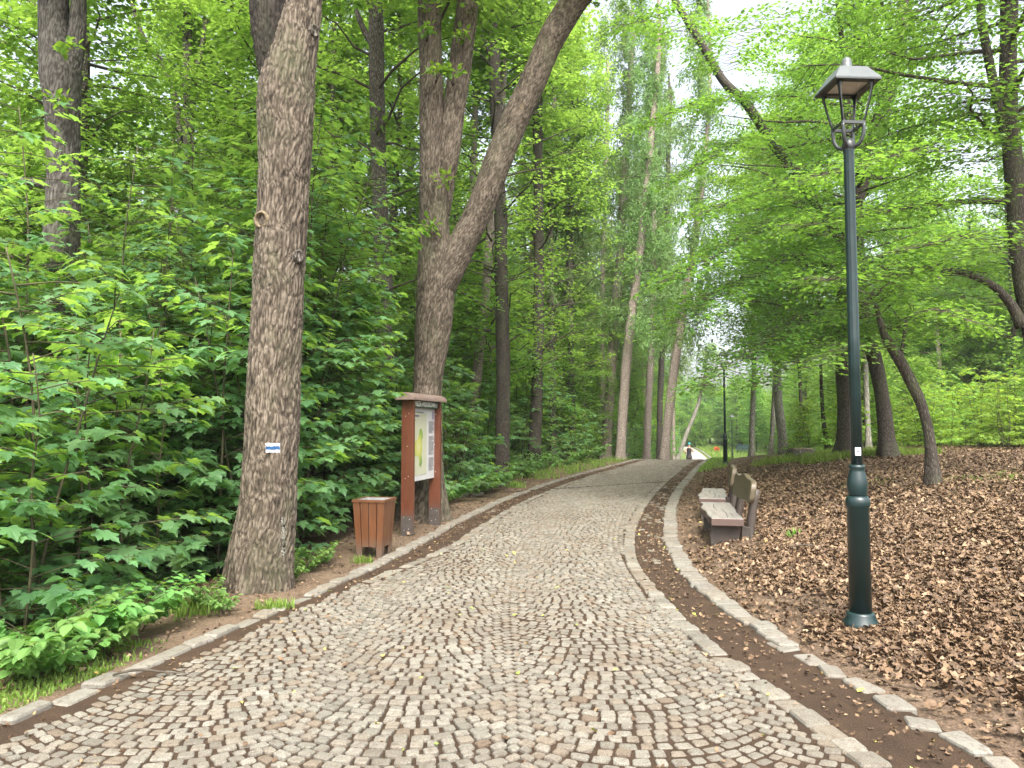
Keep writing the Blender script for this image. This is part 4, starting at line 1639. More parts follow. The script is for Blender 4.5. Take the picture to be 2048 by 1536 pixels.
for blk, cnt in ((0, 11), (1, 17), (2, 12)):
    for k in range(cnt):
        xe = BW - 0.075 - (0.10 * rng.uniform(0, 1) if k % 5 == 4 or k == cnt - 1 else 0)
        flat(mb, rect(BW - 0.30, xe, zz, zz + 0.007), -0.002)
        zz -= 0.0175
    zz -= 0.04
for k in range(5):
    flat(mb, rect(0.085, 0.16 + 0.10 * rng.uniform(), 0.96 - 0.02 * k, 0.965 - 0.02 * k), -0.002)
flat(mb, rect(0.08, 0.62, 1.80, 1.812), -0.002)
flat(mb, rect(0.10, 0.30, 1.675, 1.680), -0.002)
mb.build('text_lines', [M_INK], panel)
mb = MB()
box(mb, (BW / 2 + 0.01, -0.045, 1.925), (BW - 0.07, 0.022, 0.115), 0.003)
header = mb.build('header_sign', [M_HEADER], board)
cu = bpy.data.curves.new('lettering', 'FONT')
cu.body = 'WIEŻA WIDOKOWA'
cu.size = 0.105
cu.offset = 0.0025
cu.align_x = 'CENTER'
cu.align_y = 'CENTER'
cu.extrude = 0.001
cu.materials.append(M_WHITE)
tx = link('lettering', cu, header)
tx.location = (BW / 2 - 0.035, -0.0575, 1.925)
tx.rotation_euler = (PI / 2, 0, 0)
tx.scale = (0.92, 1, 1)
bpy.context.view_layer.update()
me_tx = bpy.data.meshes.new_from_object(tx.evaluated_get(bpy.context.evaluated_depsgraph_get()))
loc_, rot_, sc_ = tx.location.copy(), tx.rotation_euler.copy(), tx.scale.copy()
bpy.data.objects.remove(tx)
tx = link('lettering', me_tx, header)
tx.location, tx.rotation_euler, tx.scale = loc_, rot_, sc_
me_tx.materials.clear()
me_tx.materials.append(M_WHITE)
mb = MB()
cx0 = BW - 0.125
flat(mb, [(cx0, 1.965), (cx0 + 0.018, 1.965), (cx0 + 0.048, 1.925), (cx0 + 0.018, 1.885), (cx0, 1.885), (cx0 + 0.03, 1.925)], -0.0575)
mb.build('arrow', [M_WHITE], header)

# ------------------------------------------------------------------ litter bin
bb = at(748, 1109, 9.2)
bin_ = empty('litter_bin', gp(bb.x, bb.y), R(-11))
tag(bin_, 'brown slatted wooden litter bin wider at the top beside the notice board', 'litter bin')
ht, hb, zt = 0.203, 0.158, 0.70


def taper_pt(s, u, z):
    """point on side s at lateral fraction u and height z"""
    h = hb + (ht - hb) * z / zt
    x, y = u * h, -h
    for _ in range(s):
        x, y = -y, x
    return np.array([x, y, z])


for s in range(4):
    mb = MB()
    lats = [(-1.0, -0.56, 0.0), (-0.53, -0.02, 0.13), (0.02, 0.53, 0.13), (0.56, 1.0, 0.0)]
    for (ua, ub, z0) in lats:
        V = []
        for inn in (0.0, 0.022):
            for (u, z) in ((ua + 0.012, z0), (ub - 0.012, z0), (ub - 0.012, zt - 0.035), (ua + 0.012, zt - 0.035)):
                p = taper_pt(s, u, z)
                c = np.array([p[0], p[1], 0])
                p = p - unit(c) * 0 - (np.array([0, 0, 0]) if inn == 0 else unit(taper_pt(s, 0.0, z) * np.array([1, 1, 0])) * inn)
                V.append(p)
        q = [(0, 1, 2, 3), (7, 6, 5, 4), (0, 4, 5, 1), (1, 5, 6, 2), (2, 6, 7, 3), (3, 7, 4, 0)]
        mb.add(V, q, 0, False)
    mb.build('side_panel', [M_BINW], bin_)
mb = MB()
for s in range(4):
    a = s * PI / 2
    o = [(-ht - 0.007, -ht - 0.007), (ht + 0.007, -ht - 0.007), (ht - 0.022, -ht + 0.022), (-ht + 0.022, -ht + 0.022)]
    bev_poly_prism(mb, o, zt - 0.033, zt, 0.003, 0, (0, 0, 0), (0, 0, a))
mb.build('rim', [M_BINW], bin_)
mb = MB()
h1, h2 = 0.165, 0.14
V = [(-h1, -h1, zt - 0.006), (h1, -h1, zt - 0.006), (h1, h1, zt - 0.006), (-h1, h1, zt - 0.006), (-h2, -h2, 0.15), (h2, -h2, 0.15), (h2, h2, 0.15), (-h2, h2, 0.15),
     (-h1 + 0.012, -h1 + 0.012, zt - 0.006), (h1 - 0.012, -h1 + 0.012, zt - 0.006), (h1 - 0.012, h1 - 0.012, zt - 0.006), (-h1 + 0.012, h1 - 0.012, zt - 0.006), (-h2, -h2, 0.19), (h2, -h2, 0.19), (h2, h2, 0.19), (-h2, h2, 0.19)]
q = [(7, 6, 5, 4), (12, 13, 14, 15)]
for k in range(4):
    j = (k + 1) % 4
    q += [(4 + k, 4 + j, j, k), (k, j, 8 + j, 8 + k), (8 + k, 8 + j, 12 + j, 12 + k)]
mb.add(V, q, 0, False)
mb.build('metal_liner', [M_METAL], bin_)

# ------------------------------------------------------------------ rustic benches


def make_bench(label, near, far, seed):
    """built along local +y, sitter faces local -x"""
    rg = np.random.default_rng(seed)
    L = (Vector(far) - Vector(near)).length
    rz = math.atan2(far[1] - near[1], far[0] - near[0]) - PI / 2
    t = empty('bench', gp(near[0], near[1]), rz)
    tag(t, label, 'bench', 'rustic benches beside the path')

    def edge(x, amp, ph, n=26):
        ys = np.linspace(0, L, n)
        return [(x + amp * math.sin(ys[i] * 3.1 + ph) + amp * 0.6 * math.sin(ys[i] * 7.3 + ph * 2) + rg.normal(0, 0.004), ys[i]) for i in range(n)]
    o = edge(0.0, 0.022, seed) + edge(0.42, 0.012, seed + 2)[::-1]
    mb = MB()
    bev_poly_prism(mb, o, 0.295, 0.395, 0.010)
    seat = mb.build('seat', [M_SEAT], t)
    mb = MB()  # long drying cracks in the plank
    for (xc, ya, yb) in ((0.24, 0.05, 1.15), (0.16, 0.9, 1.8), (0.31, 0.3, 0.6)):
        ys = np.linspace(ya, yb, 14)
        V, q = [], []
        for i, y in enumerate(ys):
            w = 0.0045 * math.sin(PI * i / 13) + 0.0006
            x = xc + 0.012 * math.sin(y * 6 + xc * 20)
            V += [(x - w, y, 0.3958), (x + w, y, 0.3958)]
        for i in range(13):
            q.append((2 * i, 2 * i + 1, 2 * i + 3, 2 * i + 2))
        mb.add(V, q, 0, False)
    mb.build('cracks', [M_DARK], seat)
    # slab legs
    for y in (0.22, L - 0.30):
        mb = MB()
        bev_poly_prism(mb, [(0.03, -0.01), (0.36, -0.01), (0.40, 0.29), (0.05, 0.29), (0.02, 0.15)], -0.07, 0.07, 0.01, 0, (0, y, 0.005), (PI / 2, 0, 0))
        mb.build('leg', [M_LEGW], t)
        mb = MB()  # foot log running back + leaning post
        bev_poly_prism(mb, [(0.40, -0.02), (0.56, -0.02), (0.545, 0.26), (0.405, 0.28)], -0.06, 0.06, 0.012, 0, (0, y, 0.005), (PI / 2, 0, 0))
        tube(mb, [(0.50, y, 0.12), (0.545, y, 0.45), (0.60, y, 0.74)], [0.062, 0.055, 0.046], 8, 0.1)
        mb.build('back_post', [M_LEGW], t)
    # backrest plank with a wavy top
    ys = np.concatenate([np.array([-0.05, -0.047, -0.038, -0.02, 0.005, 0.04]), np.linspace(0.1, L - 0.1, 26), np.array([L - 0.04, L - 0.005, L + 0.02, L + 0.038, L + 0.047, L + 0.05])])
    n = len(ys)

    def rnd(y):  # rounded ends
        e = max(0.0, 0.05 - (y + 0.05) * 0.5, 0.05 - (L + 0.05 - y) * 0.5) / 0.05
        return 0.10 * (1 - math.sqrt(max(0.0, 1 - e * e)))
    topz = [0.855 - 0.03 * math.cos(y * 2.6 + 0.4 + seed * 0.7) + 0.012 * math.sin(y * 7 + seed) - rnd(y) for y in ys]
    botz = [0.555 + 0.025 * math.sin(y * 2.3 + seed) + rnd(y) * 0.8 for y in ys]
    o = [(y, z) for y, z in zip(ys, botz)] + [(y, z) for y, z in zip(ys[::-1], topz[::-1])]
    mb = MB()
    # outline in (y,z); thickness along x, leaning back
    bev_poly_prism(mb, o, -0.035, 0.035, 0.010)
    V = np.concatenate(mb.v)
    Wv = np.column_stack([0.50 + V[:, 2] + (V[:, 1] - 0.55) * 0.17, V[:, 0], V[:, 1]])
    mb.v = [Wv]
    mb.build('backrest', [M_BACKW], t)
    return t


make_bench('nearer rustic plank bench with weathered grey seat beside the path', (2.47, 9.36), (2.86, 11.30), 1)
make_bench('farther rustic plank bench partly hidden behind the nearer bench', (2.97, 11.85), (3.50, 13.75), 3)

# ------------------------------------------------------------------ stump
st = at(1602, 905, 22)
stump = empty('tree_stump', gp(st.x, 22))
tag(stump, 'low sawn tree stump on the grassy rise', 'tree stump')
mb = MB()
trunk_tube(mb, [(0, 0, -0.1), (0, 0, 0.1), (0, 0, 0.33)], [0.44, 0.34, 0.31], 30, 0.05, 0, 0, 0.10, 0.22, 3, 0.0)
mb.build('trunk', [M_BARKG], stump)
mb = MB()
lathe(mb, [(0.33, 0.318), (0.325, 0.342), (0.30, 0.350)], 28)
mb.build('cut_top', [M_CUT], stump)

# ------------------------------------------------------------------ runner (seen from behind, going down the far slope)
ry = 52.0
rx = float((1377 - 1024) / F * ry)
runner = empty('person', gp(rx, ry), R(-14))
tag(runner, 'runner in black vest and teal cap going away down the path', 'person')
bm = bpy.data.meshes.new('body')
J = {'pelvis': (0, 0, 0.94, 0.135), 'belly': (0, 0.01, 1.10, 0.125), 'chest': (0, 0.02, 1.32, 0.145), 'neck': (0, 0.03, 1.50, 0.06), 'head0': (0, 0.05, 1.60, 0.085), 'head1': (0, 0.05, 1.70, 0.095), 'head2': (0, 0.05, 1.78, 0.06),
     'shl': (-0.19, 0.02, 1.42, 0.062), 'ell': (-0.30, -0.12, 1.18, 0.045), 'wrl': (-0.20, 0.10, 1.10, 0.032), 'hal': (-0.17, 0.17, 1.13, 0.035),
     'shr': (0.19, 0.02, 1.42, 0.062), 'elr': (0.30, -0.02, 1.17, 0.045), 'wrr': (0.22, 0.18, 1.20, 0.032), 'har': (0.20, 0.25, 1.24, 0.035),
     'hipl': (-0.10, 0, 0.88, 0.095), 'knl': (-0.10, 0.18, 0.50, 0.062), 'anl': (-0.09, -0.02, 0.14, 0.04), 'tol': (-0.09, 0.10, 0.05, 0.035),
     'hipr': (0.10, 0, 0.88, 0.095), 'knr': (0.10, -0.02, 0.50, 0.062), 'anr': (0.10, -0.32, 0.28, 0.04), 'tor': (0.10, -0.36, 0.16, 0.035)}
E = [('pelvis', 'belly'), ('belly', 'chest'), ('chest', 'neck'), ('neck', 'head0'), ('head0', 'head1'), ('head1', 'head2'), ('chest', 'shl'), ('shl', 'ell'), ('ell', 'wrl'), ('wrl', 'hal'), ('chest', 'shr'), ('shr', 'elr'), ('elr', 'wrr'), ('wrr', 'har'),
     ('pelvis', 'hipl'), ('hipl', 'knl'), ('knl', 'anl'), ('anl', 'tol'), ('pelvis', 'hipr'), ('hipr', 'knr'), ('knr', 'anr'), ('anr', 'tor')]
keys = list(J)
bm.from_pydata([J[k][:3] for k in keys], [(keys.index(a), keys.index(b)) for a, b in E], [])
body = link('body', bm, runner)
md = body.modifiers.new('skin', 'SKIN')
sv = bm.skin_vertices[0].data
for k, key in enumerate(keys):
    sv[k].radius = (J[key][3], J[key][3] * (0.72 if key in ('pelvis', 'belly', 'chest') else 1.0))
    sv[k].use_root = key == 'pelvis'
ms = body.modifiers.new('sub', 'SUBSURF')
ms.levels = ms.render_levels = 2
bm.materials.append(M_SKIN)


def ell_lathe(mb, prof, seg=20, ysc=0.72):
    a = np.arange(seg) / seg * 2 * PI
    V, q = [], []
    for (r, z, y) in prof:
        V += [(r * math.cos(t), y + r * ysc * math.sin(t), z) for t in a]
    for k in range(len(prof) - 1):
        for i in range(seg):
            j = (i + 1) % seg
            q.append((k * seg + i, k * seg + j, (k + 1) * seg + j, (k + 1) * seg + i))
    mb.add(V, q)


mb = MB()
ell_lathe(mb, [(0.158, 0.96, 0), (0.152, 1.08, 0.01), (0.165, 1.22, 0.015), (0.182, 1.34, 0.02), (0.165, 1.43, 0.025), (0.10, 1.475, 0.028)])
mb.build('vest', [M_TOP], runner)
mb = MB()
ell_lathe(mb, [(0.165, 1.0, 0), (0.172, 0.92, 0), (0.175, 0.84, 0)])
tube(mb, [(-0.10, 0.0, 0.90), (-0.105, 0.09, 0.72), (-0.105, 0.14, 0.60)], [0.11, 0.105, 0.095], 12, 0.1)
tube(mb, [(0.10, 0, 0.90), (0.105, -0.005, 0.74), (0.105, -0.015, 0.62)], [0.11, 0.105, 0.095], 12, 0.1)
mb.build('shorts', [M_SHORT], runner)
mb = MB()
ell_lathe(mb, [(0.108, 1.705, 0.05), (0.112, 1.74, 0.05), (0.098, 1.80, 0.05), (0.06, 1.84, 0.05), (0.01, 1.85, 0.05)], 20, 1.05)
bev_poly_prism(mb, [(-0.075, 0.14), (0.075, 0.14), (0.055, 0.24), (-0.055, 0.24)], 1.70, 1.712, 0.004)
mb.build('cap', [M_CAP], runner)
for (x, y, z, rx_) in ((-0.09, 0.05, 0.05, 0), (0.10, -0.36, 0.17, -1.0)):
    mb = MB()
    bev_poly_prism(mb, [(-0.045, -0.10), (0.045, -0.10), (0.05, 0.08), (0.025, 0.17), (-0.025, 0.17), (-0.05, 0.08)], -0.05, 0.04, 0.015, 0, (x, y, z), (rx_, 0, 0), True)
    mb.build('shoe', [M_SHOE], runner)

# ------------------------------------------------------------------ far bench and little orange shrub by the far path
fx = float((1486 - 1024) / F * 92)
fb = empty('park_bench', gp(fx, 92), R(-20))
tag(fb, 'distant dark blue park bench on the grass beyond the crest', 'bench')
mb = MB()
for k in range(3):
    box(mb, (0, -0.16 + 0.16 * k, 0.46), (1.8, 0.12, 0.05), 0.008)
mb.build('seat', [M_BLUEB], fb)
mb = MB()
for k in range(3):
    box(mb, (0, 0.28 + 0.04 * k, 0.68 + 0.2 * k), (1.8, 0.05, 0.15), 0.008)
mb.build('backrest', [M_BLUEB], fb)
for x in (-0.75, 0.75):
    mb = MB()
    box(mb, (x, -0.14, 0.21), (0.07, 0.07, 0.45), 0.008)
    box(mb, (x, 0.26, 0.52), (0.07, 0.07, 1.05), 0.008, 0, (-0.12, 0, 0))
    mb.build('leg', [M_DARK], fb)
sx = float((1432 - 1024) / F * 100)
sh = empty('shrub', gp(sx, 100))
tag(sh, 'small orange red shrub on the far slope beside the path', 'shrub')
mb = MB()
n = 260
p = rng.normal(0, 1, (n, 3))
p = unit(p) * rng.uniform(0.3, 1, (n, 1)) ** 0.5 * np.array([0.40, 0.3, 0.32]) + np.array([0, 0, 0.35])
scatter(mb, T_OVAL, p, rng.normal(0, 1, (n, 3)), rng.normal(0, 1, (n, 3)), 0.14)
mb.build('foliage', [M_RED], sh)
mb = MB()
for k in range(4):
    a = k * 1.6
    tube(mb, [(0, 0, -0.05), (0.08 * math.cos(a), 0.08 * math.sin(a), 0.25), (0.2 * math.cos(a), 0.2 * math.sin(a), 0.5)], [0.03, 0.02, 0.01], 5, 0.3)
mb.build('stem', [M_TWIG], sh)
#@@TREES
# ------------------------------------------------------------------ shared crowns
C_MID = [crown_mesh(101 + k, 10.5 + k * 0.7, 2.9, 48, 10, 46, 0.118, T_WIDE, M_MID, rs=0.58, drop=0.24) for k in range(4)]
C_LOW = [crown_mesh(151 + k, 4.2, 1.7, 26, 7, 30, 0.12, T_WIDE, M_MID, rs=0.45, updir=0.35, drop=0.22) for k in range(3)]
C_TALL = [crown_mesh(171 + k, 7.6, 2.5, 44, 9, 44, 0.105, T_WIDE, M_MID, rs=0.5, updir=0.35, drop=0.24) for k in range(3)]
C_SPARSE = [crown_mesh(181 + k, 11, 2.4, 34, 8, 34, 0.11, T_WIDE, M_MID, rs=0.5, drop=0.66) for k in range(2)]
C_BEECH = [crown_mesh(201 + k, 8.5, 4.3, 46, 15, 60, 0.088, T_OVAL, M_BEECH, rs=0.62, updir=0.22, flat=0.05, drop=0.10, sag=0.5) for k in range(2)]
C_FAR = [crown_mesh(251 + k, 15, 4.2, 60, 9, 22, 0.27, T_WIDE, M_MID, rs=0.9, drop=0.24) for k in range(3)]
C_LARCH = [larch_crown(301 + k, 15, 2.2) for k in range(3)]


def rz():
    return rng.uniform(0, 2 * PI)


# T1 oak with the painted mark
t1, b1, _ = make_tree('oak_tree', 'thick oak with a blue and white painted trail mark on its bark', 7.4,
                      [[(513, 1185, 132), (522, 1100, 118), (535, 1000, 108), (546, 800, 105), (556, 600, 99), (562, 450, 102), (570, 300, 103), (574, 180, 112), (598, 60, 84), (608, 0, 68), (615, -120, 62)],
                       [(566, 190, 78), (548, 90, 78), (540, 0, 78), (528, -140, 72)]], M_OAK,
                      [(C_MID[0], (-2.5, 7.4, 8.4), 0.9, 1.0)], ztop=15, seg=200, step=0.016, ridge=0.014, flare=0.05, lump=0.05, mats=[M_OAK, M_OAKDARK])


def knot(parent, c, d, r, mt, name='knot', depth=0.06, hollow=False):
    """a healed branch scar facing direction d"""
    d = Vector(d).normalized()
    rot = d.to_track_quat('Z', 'Y').to_matrix()
    mb = MB()
    prof = [(r * 1.35, -depth), (r * 1.25, -0.3 * depth), (r * 1.05, 0.35 * depth), (r * 0.85, 0.55 * depth), (r * 0.70, 0.40 * depth), (r * 0.35, 0.34 * depth), (0.002, 0.36 * depth)]
    if hollow:
        prof = [(r * 1.35, -depth), (r * 1.2, -0.2 * depth), (r * 1.05, 0.35 * depth), (r * 0.88, 0.5 * depth), (r * 0.74, 0.3 * depth), (r * 0.66, -0.4 * depth), (0.002, -0.5 * depth)]
    lathe(mb, prof, 22, cap=False)
    V = mb.v[-1]
    V = V + np.array([noise.noise(Vector(p) * 25) for p in V])[:, None] * np.array([0.2, 0.2, 0.35]) * r * 0.9
    mb.v[-1] = V @ np.array(rot).T + np.array(c)
    mb.build(name, [mt], parent)


def surf(px, py, D, r, base):
    p = at(px, py, D - r)
    return p - base


knot(t1, surf(524, 440, 7.4, 0.20, b1), (-0.35, -1, -0.1), 0.078, M_CUT, 'knot', 0.075, True)
knot(t1, surf(597, 513, 7.4, 0.15, b1), (0.75, -1, 0.1), 0.055, M_BARKG, 'knot', 0.05)
knot(t1, surf(628, 62, 7.4, 0.10, b1), (0.9, -0.8, 0.0), 0.055, M_BARKG, 'knot', 0.05)


from mathutils.bvhtree import BVHTree
_tm = [c for c in t1.children if c.name.startswith('trunk')][0].data
BV1 = BVHTree.FromPolygons([v.co.copy() for v in _tm.vertices], [tuple(p.vertices) for p in _tm.polygons])


def trail_mark(parent, base, D, px0, px1, py0, py1, axis_px, rad_px, mt, name, lift, rag=0.4):
    """paint that follows the furrows of the bark, with ragged edges"""
    mb = MB()
    nx, nz = 30, max(16, int((py1 - py0) * 0.8))
    V, q, ok = [], [], []
    for i in range(nz + 1):
        for j in range(nx + 1):
            px = px0 + (px1 - px0) * j / nx + rag * noise.noise(Vector((i * 0.9, j * 0.05, px0)))* 3
            py = py0 + (py1 - py0) * i / nz + rag * noise.noise(Vector((j * 0.9, i * 0.05, py0))) * 3
            o = at(px, py, 5.0) - base
            d = ray(px, py).normalized()
            hit = BV1.ray_cast(o, d)[0]
            if hit is None:
                hit = at(px, py, D - 0.25) - base
            V.append(hit - d * lift)
    for i in range(nz):
        for j in range(nx):
            a = i * (nx + 1) + j
            q.append((a, a + nx + 1, a + nx + 2, a + 1))
    mb.add(V, q)
    return mb.build(name, [mt], parent)


trail_mark(t1, b1, 7.4, 531, 560, 886, 905, 540, 53, M_WPAINT, 'white_trail_mark', 0.003)
trail_mark(t1, b1, 7.4, 531.3, 559.7, 892.5, 899, 540, 53, M_BLUE, 'blue_stripe', 0.005)
# pale scrape near the foot
trail_mark(t1, b1, 7.4, 563, 571, 1035, 1110, 528, 57, M_BEECHB, 'pale_scrape', 0.002, 1.6)

# T2 forked oak behind the board
t2, b2_, _ = make_tree('oak_tree', 'three stemmed oak behind the notice board with one limb leaning over the path', 12.6,
                       [[(845, 1040, 92), (848, 920, 74), (855, 780, 60), (866, 650, 74), (872, 560, 74), (868, 450, 60), (866, 300, 54), (862, 150, 48), (858, 0, 46), (856, -150, 42)],
                        [(880, 430, 40), (892, 330, 46), (906, 230, 46), (922, 120, 46), (936, 0, 44), (950, -150, 40)],
                        [(880, 575, 64), (915, 505, 58), (958, 420, 56), (985, 350, 56), (1022, 260, 56), (1062, 170, 54), (1102, 80, 54), (1150, 0, 56), (1250, -140, 48)]], M_OAK,
                       [(C_MID[1], (-1.3, 12.8, 9.0), 0.95, 2.2), (C_MID[2], (1.9, 12.0, 9.2), 0.75, 0.3)], ztop=17, seg=110, step=0.04, ridge=0.013, flare=0.12, lump=0.05, mats=[M_OAK])
knot(t2, surf(880, 680, 12.6, 0.20, b2_), (0.35, -1, 0.0), 0.075, M_BARKG, 'knot', 0.05)
knot(t2, surf(1043, 215, 12.6, 0.22, b2_), (0.2, -1, 0.0), 0.04, M_CUT, 'knot', 0.05)

# T3 oak in the thicket on the far left
t3, b3, _ = make_tree('oak_tree', 'dark forked oak rising out of the maple thicket', 10.2,
                      [[(104, 760, 66), (115, 690, 60), (122, 500, 64), (127, 380, 62), (127, 240, 62), (122, 150, 78), (108, 60, 58), (106, 0, 56), (100, -120, 50)],
                       [(140, 150, 40), (154, 70, 32), (158, 0, 30), (164, -120, 28)],
                       [(118, 385, 16), (80, 368, 14), (40, 360, 12), (0, 348, 11), (-60, 340, 9)]], M_OAKGREY,
                      [(C_MID[3], (-6.3, 10.4, 8.0), 0.9, 4.0)], ztop=15, seg=90, step=0.04, ridge=0.010, flare=0.1, lump=0.05)
knot(t3, surf(135, 425, 10.2, 0.22, b3), (0.3, -1, 0), 0.06, M_BARKG, 'knot', 0.04)

# further measured trunks on the left of the path
LEFT = [
    ('oak_tree', 'slim dark forked tree left of the marked oak', 21, [[(380, 560, 22), (379, 450, 21), (377, 300, 20), (374, 150, 18), (372, 0, 16)], [(362, 320, 12), (352, 200, 11), (320, 120, 10), (285, 70, 9)], [(384, 160, 9), (400, 110, 9), (412, 40, 8)]], M_BARKG, 0),
    ('oak_tree', 'straight grey oak between the marked oak and the forked oak', 15.5, [[(768, 880, 40), (768, 700, 36), (766, 560, 37), (762, 450, 33), (757, 300, 31), (753, 150, 32), (752, 60, 31), (750, 0, 30)], [(752, 100, 16), (728, 60, 12), (712, 20, 10)]], M_BARKG, 1),
    ('birch_tree', 'pale birch trunk seen between the two oaks', 30, [[(716, 560, 16), (715, 420, 15), (713, 250, 14), (712, 60, 13), (712, 0, 12)]], M_BIRCH, None),
    ('larch_tree', 'thin grey larch behind the forked oak', 31, [[(818, 640, 15), (818, 450, 14), (822, 250, 12), (826, 0, 11)]], M_LARCHB, 'L'),
    ('young_tree', 'clump of three thin stems right of the marked oak', 24, [[(652, 520, 16), (651, 400, 14), (646, 300, 10), (641, 200, 9), (637, 60, 8)], [(652, 420, 12), (637, 380, 10), (626, 300, 9), (622, 200, 8)], [(653, 410, 12), (661, 320, 11), (664, 200, 10), (668, 60, 9)]], M_BARKD, 2),
    ('young_tree', 'single thin stem beside the three stemmed clump', 26, [[(683, 520, 9), (680, 400, 9), (683, 250, 8), (684, 120, 7), (676, 0, 6)]], M_BARKD, 3),
    ('oak_tree', 'tall dark trunk behind the leaning limb of the forked oak', 20.5, [[(1004, 900, 30), (1006, 780, 27), (1005, 650, 27), (1002, 520, 26), (1000, 400, 25), (994, 280, 24), (990, 150, 24), (984, 0, 22)], [(990, 120, 16), (962, 70, 15), (952, 0, 12)]], M_BARKD, 0),
    ('oak_tree', 'straight dark trunk beside the kerb with a thin side branch', 26, [[(1066, 936, 30), (1069, 900, 27), (1075, 750, 22), (1078, 550, 21), (1076, 350, 20), (1075, 200, 20), (1073, 60, 19), (1073, 0, 18)], [(1084, 700, 6), (1096, 690, 5), (1120, 660, 4)]], M_BARKD, 1),
    ('spruce_tree', 'leaning speckled grey trunk behind the forked oak', 22, [[(948, 830, 20), (955, 740, 20), (968, 620, 19), (978, 500, 18), (986, 400, 17), (1000, 250, 16), (1010, 100, 14)]], M_LARCHB, 2),
    ('spruce_tree', 'short pale leaning trunk close behind the forked oak', 25, [[(908, 760, 18), (920, 680, 16), (930, 600, 15), (938, 480, 14), (948, 300, 13)]], M_LARCHB, 3),
    ('larch_tree', 'thin pale larch behind the dark kerbside trunk', 34, [[(1062, 700, 12), (1063, 600, 11), (1066, 400, 11), (1068, 200, 10), (1070, 0, 9)]], M_LARCHB, 'L'),
    ('oak_tree', 'grey trunk right behind the dark kerbside trunk', 33, [[(1104, 720, 14), (1103, 640, 13), (1100, 500, 12), (1103, 350, 11), (1110, 150, 10)]], M_BARKG, 0),
    ('larch_tree', 'slender mossy larch with a kinked stem beyond the dark kerbside trunk', 36, [[(1122, 760, 10), (1128, 640, 10), (1136, 540, 11), (1142, 420, 11), (1150, 250, 10), (1156, 60, 8)]], M_LARCHB, 'L'),
    ('oak_tree', 'narrow brown trunk in shade left of the larch row', 35, [[(1142, 730, 14), (1141, 660, 13), (1140, 560, 12), (1141, 430, 11), (1146, 250, 10)]], M_BARKG, 1),
    ('larch_tree', 'thin pale larch behind the larch row', 44, [[(1204, 760, 11), (1204, 640, 11), (1206, 520, 10), (1212, 350, 9), (1216, 150, 8)]], M_LARCHB, 'L'),
    ('larch_tree', 'rough barked larch, first of the leaning larch row', 38, [[(1212, 896, 22), (1216, 830, 20), (1222, 740, 20), (1231, 630, 20), (1238, 550, 19), (1246, 400, 17), (1256, 240, 14), (1266, 60, 11)]], M_LARCHB, 'L'),
    ('larch_tree', 'smooth pinkish larch leaning right beside the far kerb', 35.5, [[(1241, 912, 20), (1244, 850, 19), (1252, 740, 19), (1262, 640, 18), (1276, 530, 17), (1288, 430, 15), (1302, 280, 13), (1318, 100, 10)]], M_LARCHB, 'L'),
    ('larch_tree', 'straight speckled larch in the middle of the larch row', 45, [[(1294, 890, 15), (1297, 800, 14), (1303, 680, 13), (1308, 540, 13), (1309, 400, 11), (1310, 250, 9), (1314, 80, 7)]], M_LARCHB, 'L'),
    ('larch_tree', 'thin dark larch behind the last leaning larch', 46, [[(1319, 880, 12), (1321, 780, 12), (1327, 660, 11), (1330, 560, 11), (1334, 400, 10), (1340, 200, 8)]], M_BARKG, 'L'),
    ('larch_tree', 'grey larch leaning most, last of the row at the crest', 34.5, [[(1329, 922, 21), (1334, 860, 19), (1346, 760, 18), (1360, 660, 17), (1372, 590, 16), (1387, 500, 15), (1400, 400, 13), (1412, 300, 10), (1420, 150, 7)]], M_LARCHB, 'L'),
    ('birch_tree', 'pale birch leaning steeply over the far path', 60, [[(1364, 893, 8), (1376, 860, 8), (1389, 830, 8), (1400, 795, 7), (1410, 750, 6)]], M_BEECHB, None),
]
for k, (nm, lab, D, stems, bark, cr) in enumerate(LEFT):
    P0 = at(stems[0][-1][0], stems[0][-1][1], D)
    b0 = at(stems[0][0][0], stems[0][0][1], D)
    zt = 17.0
    if cr == 'L':
        mid = at(stems[0][-3][0], stems[0][-3][1], D)
        crown = [(C_LARCH[k % 3], (mid.x, D, 0.13 * D + 1.2), (1.0, 1.0, 1.15 + 0.012 * (D - 30)), rz())]
        zt = 24
    elif cr is None:
        crown = [(C_MID[k % 4], (P0.x, D, 8.5), 0.8, rz())]
    else:
        zc = 3.2 + 0.56 * D
        crown = [(C_MID[cr], (P0.x, D + 0.8, min(zc, 12.5) if D < 30 else 11.0), 0.95, rz()), (C_SPARSE[cr % 2], (P0.x, D, 3.4), 1.0, rz())]
        zt = max(zt, min(zc, 12.5) + 8)
    if 'steeply' in lab:
        crown, zt = [(C_LOW[0], (P0.x + 0.5, D, 4.0), 1.0, rz())], 8
    make_tree(nm, lab, D, stems, bark, crown, ztop=zt, seg=14 if D < 24 else 10, step=0.3, lump=0.08, flare=0.10)

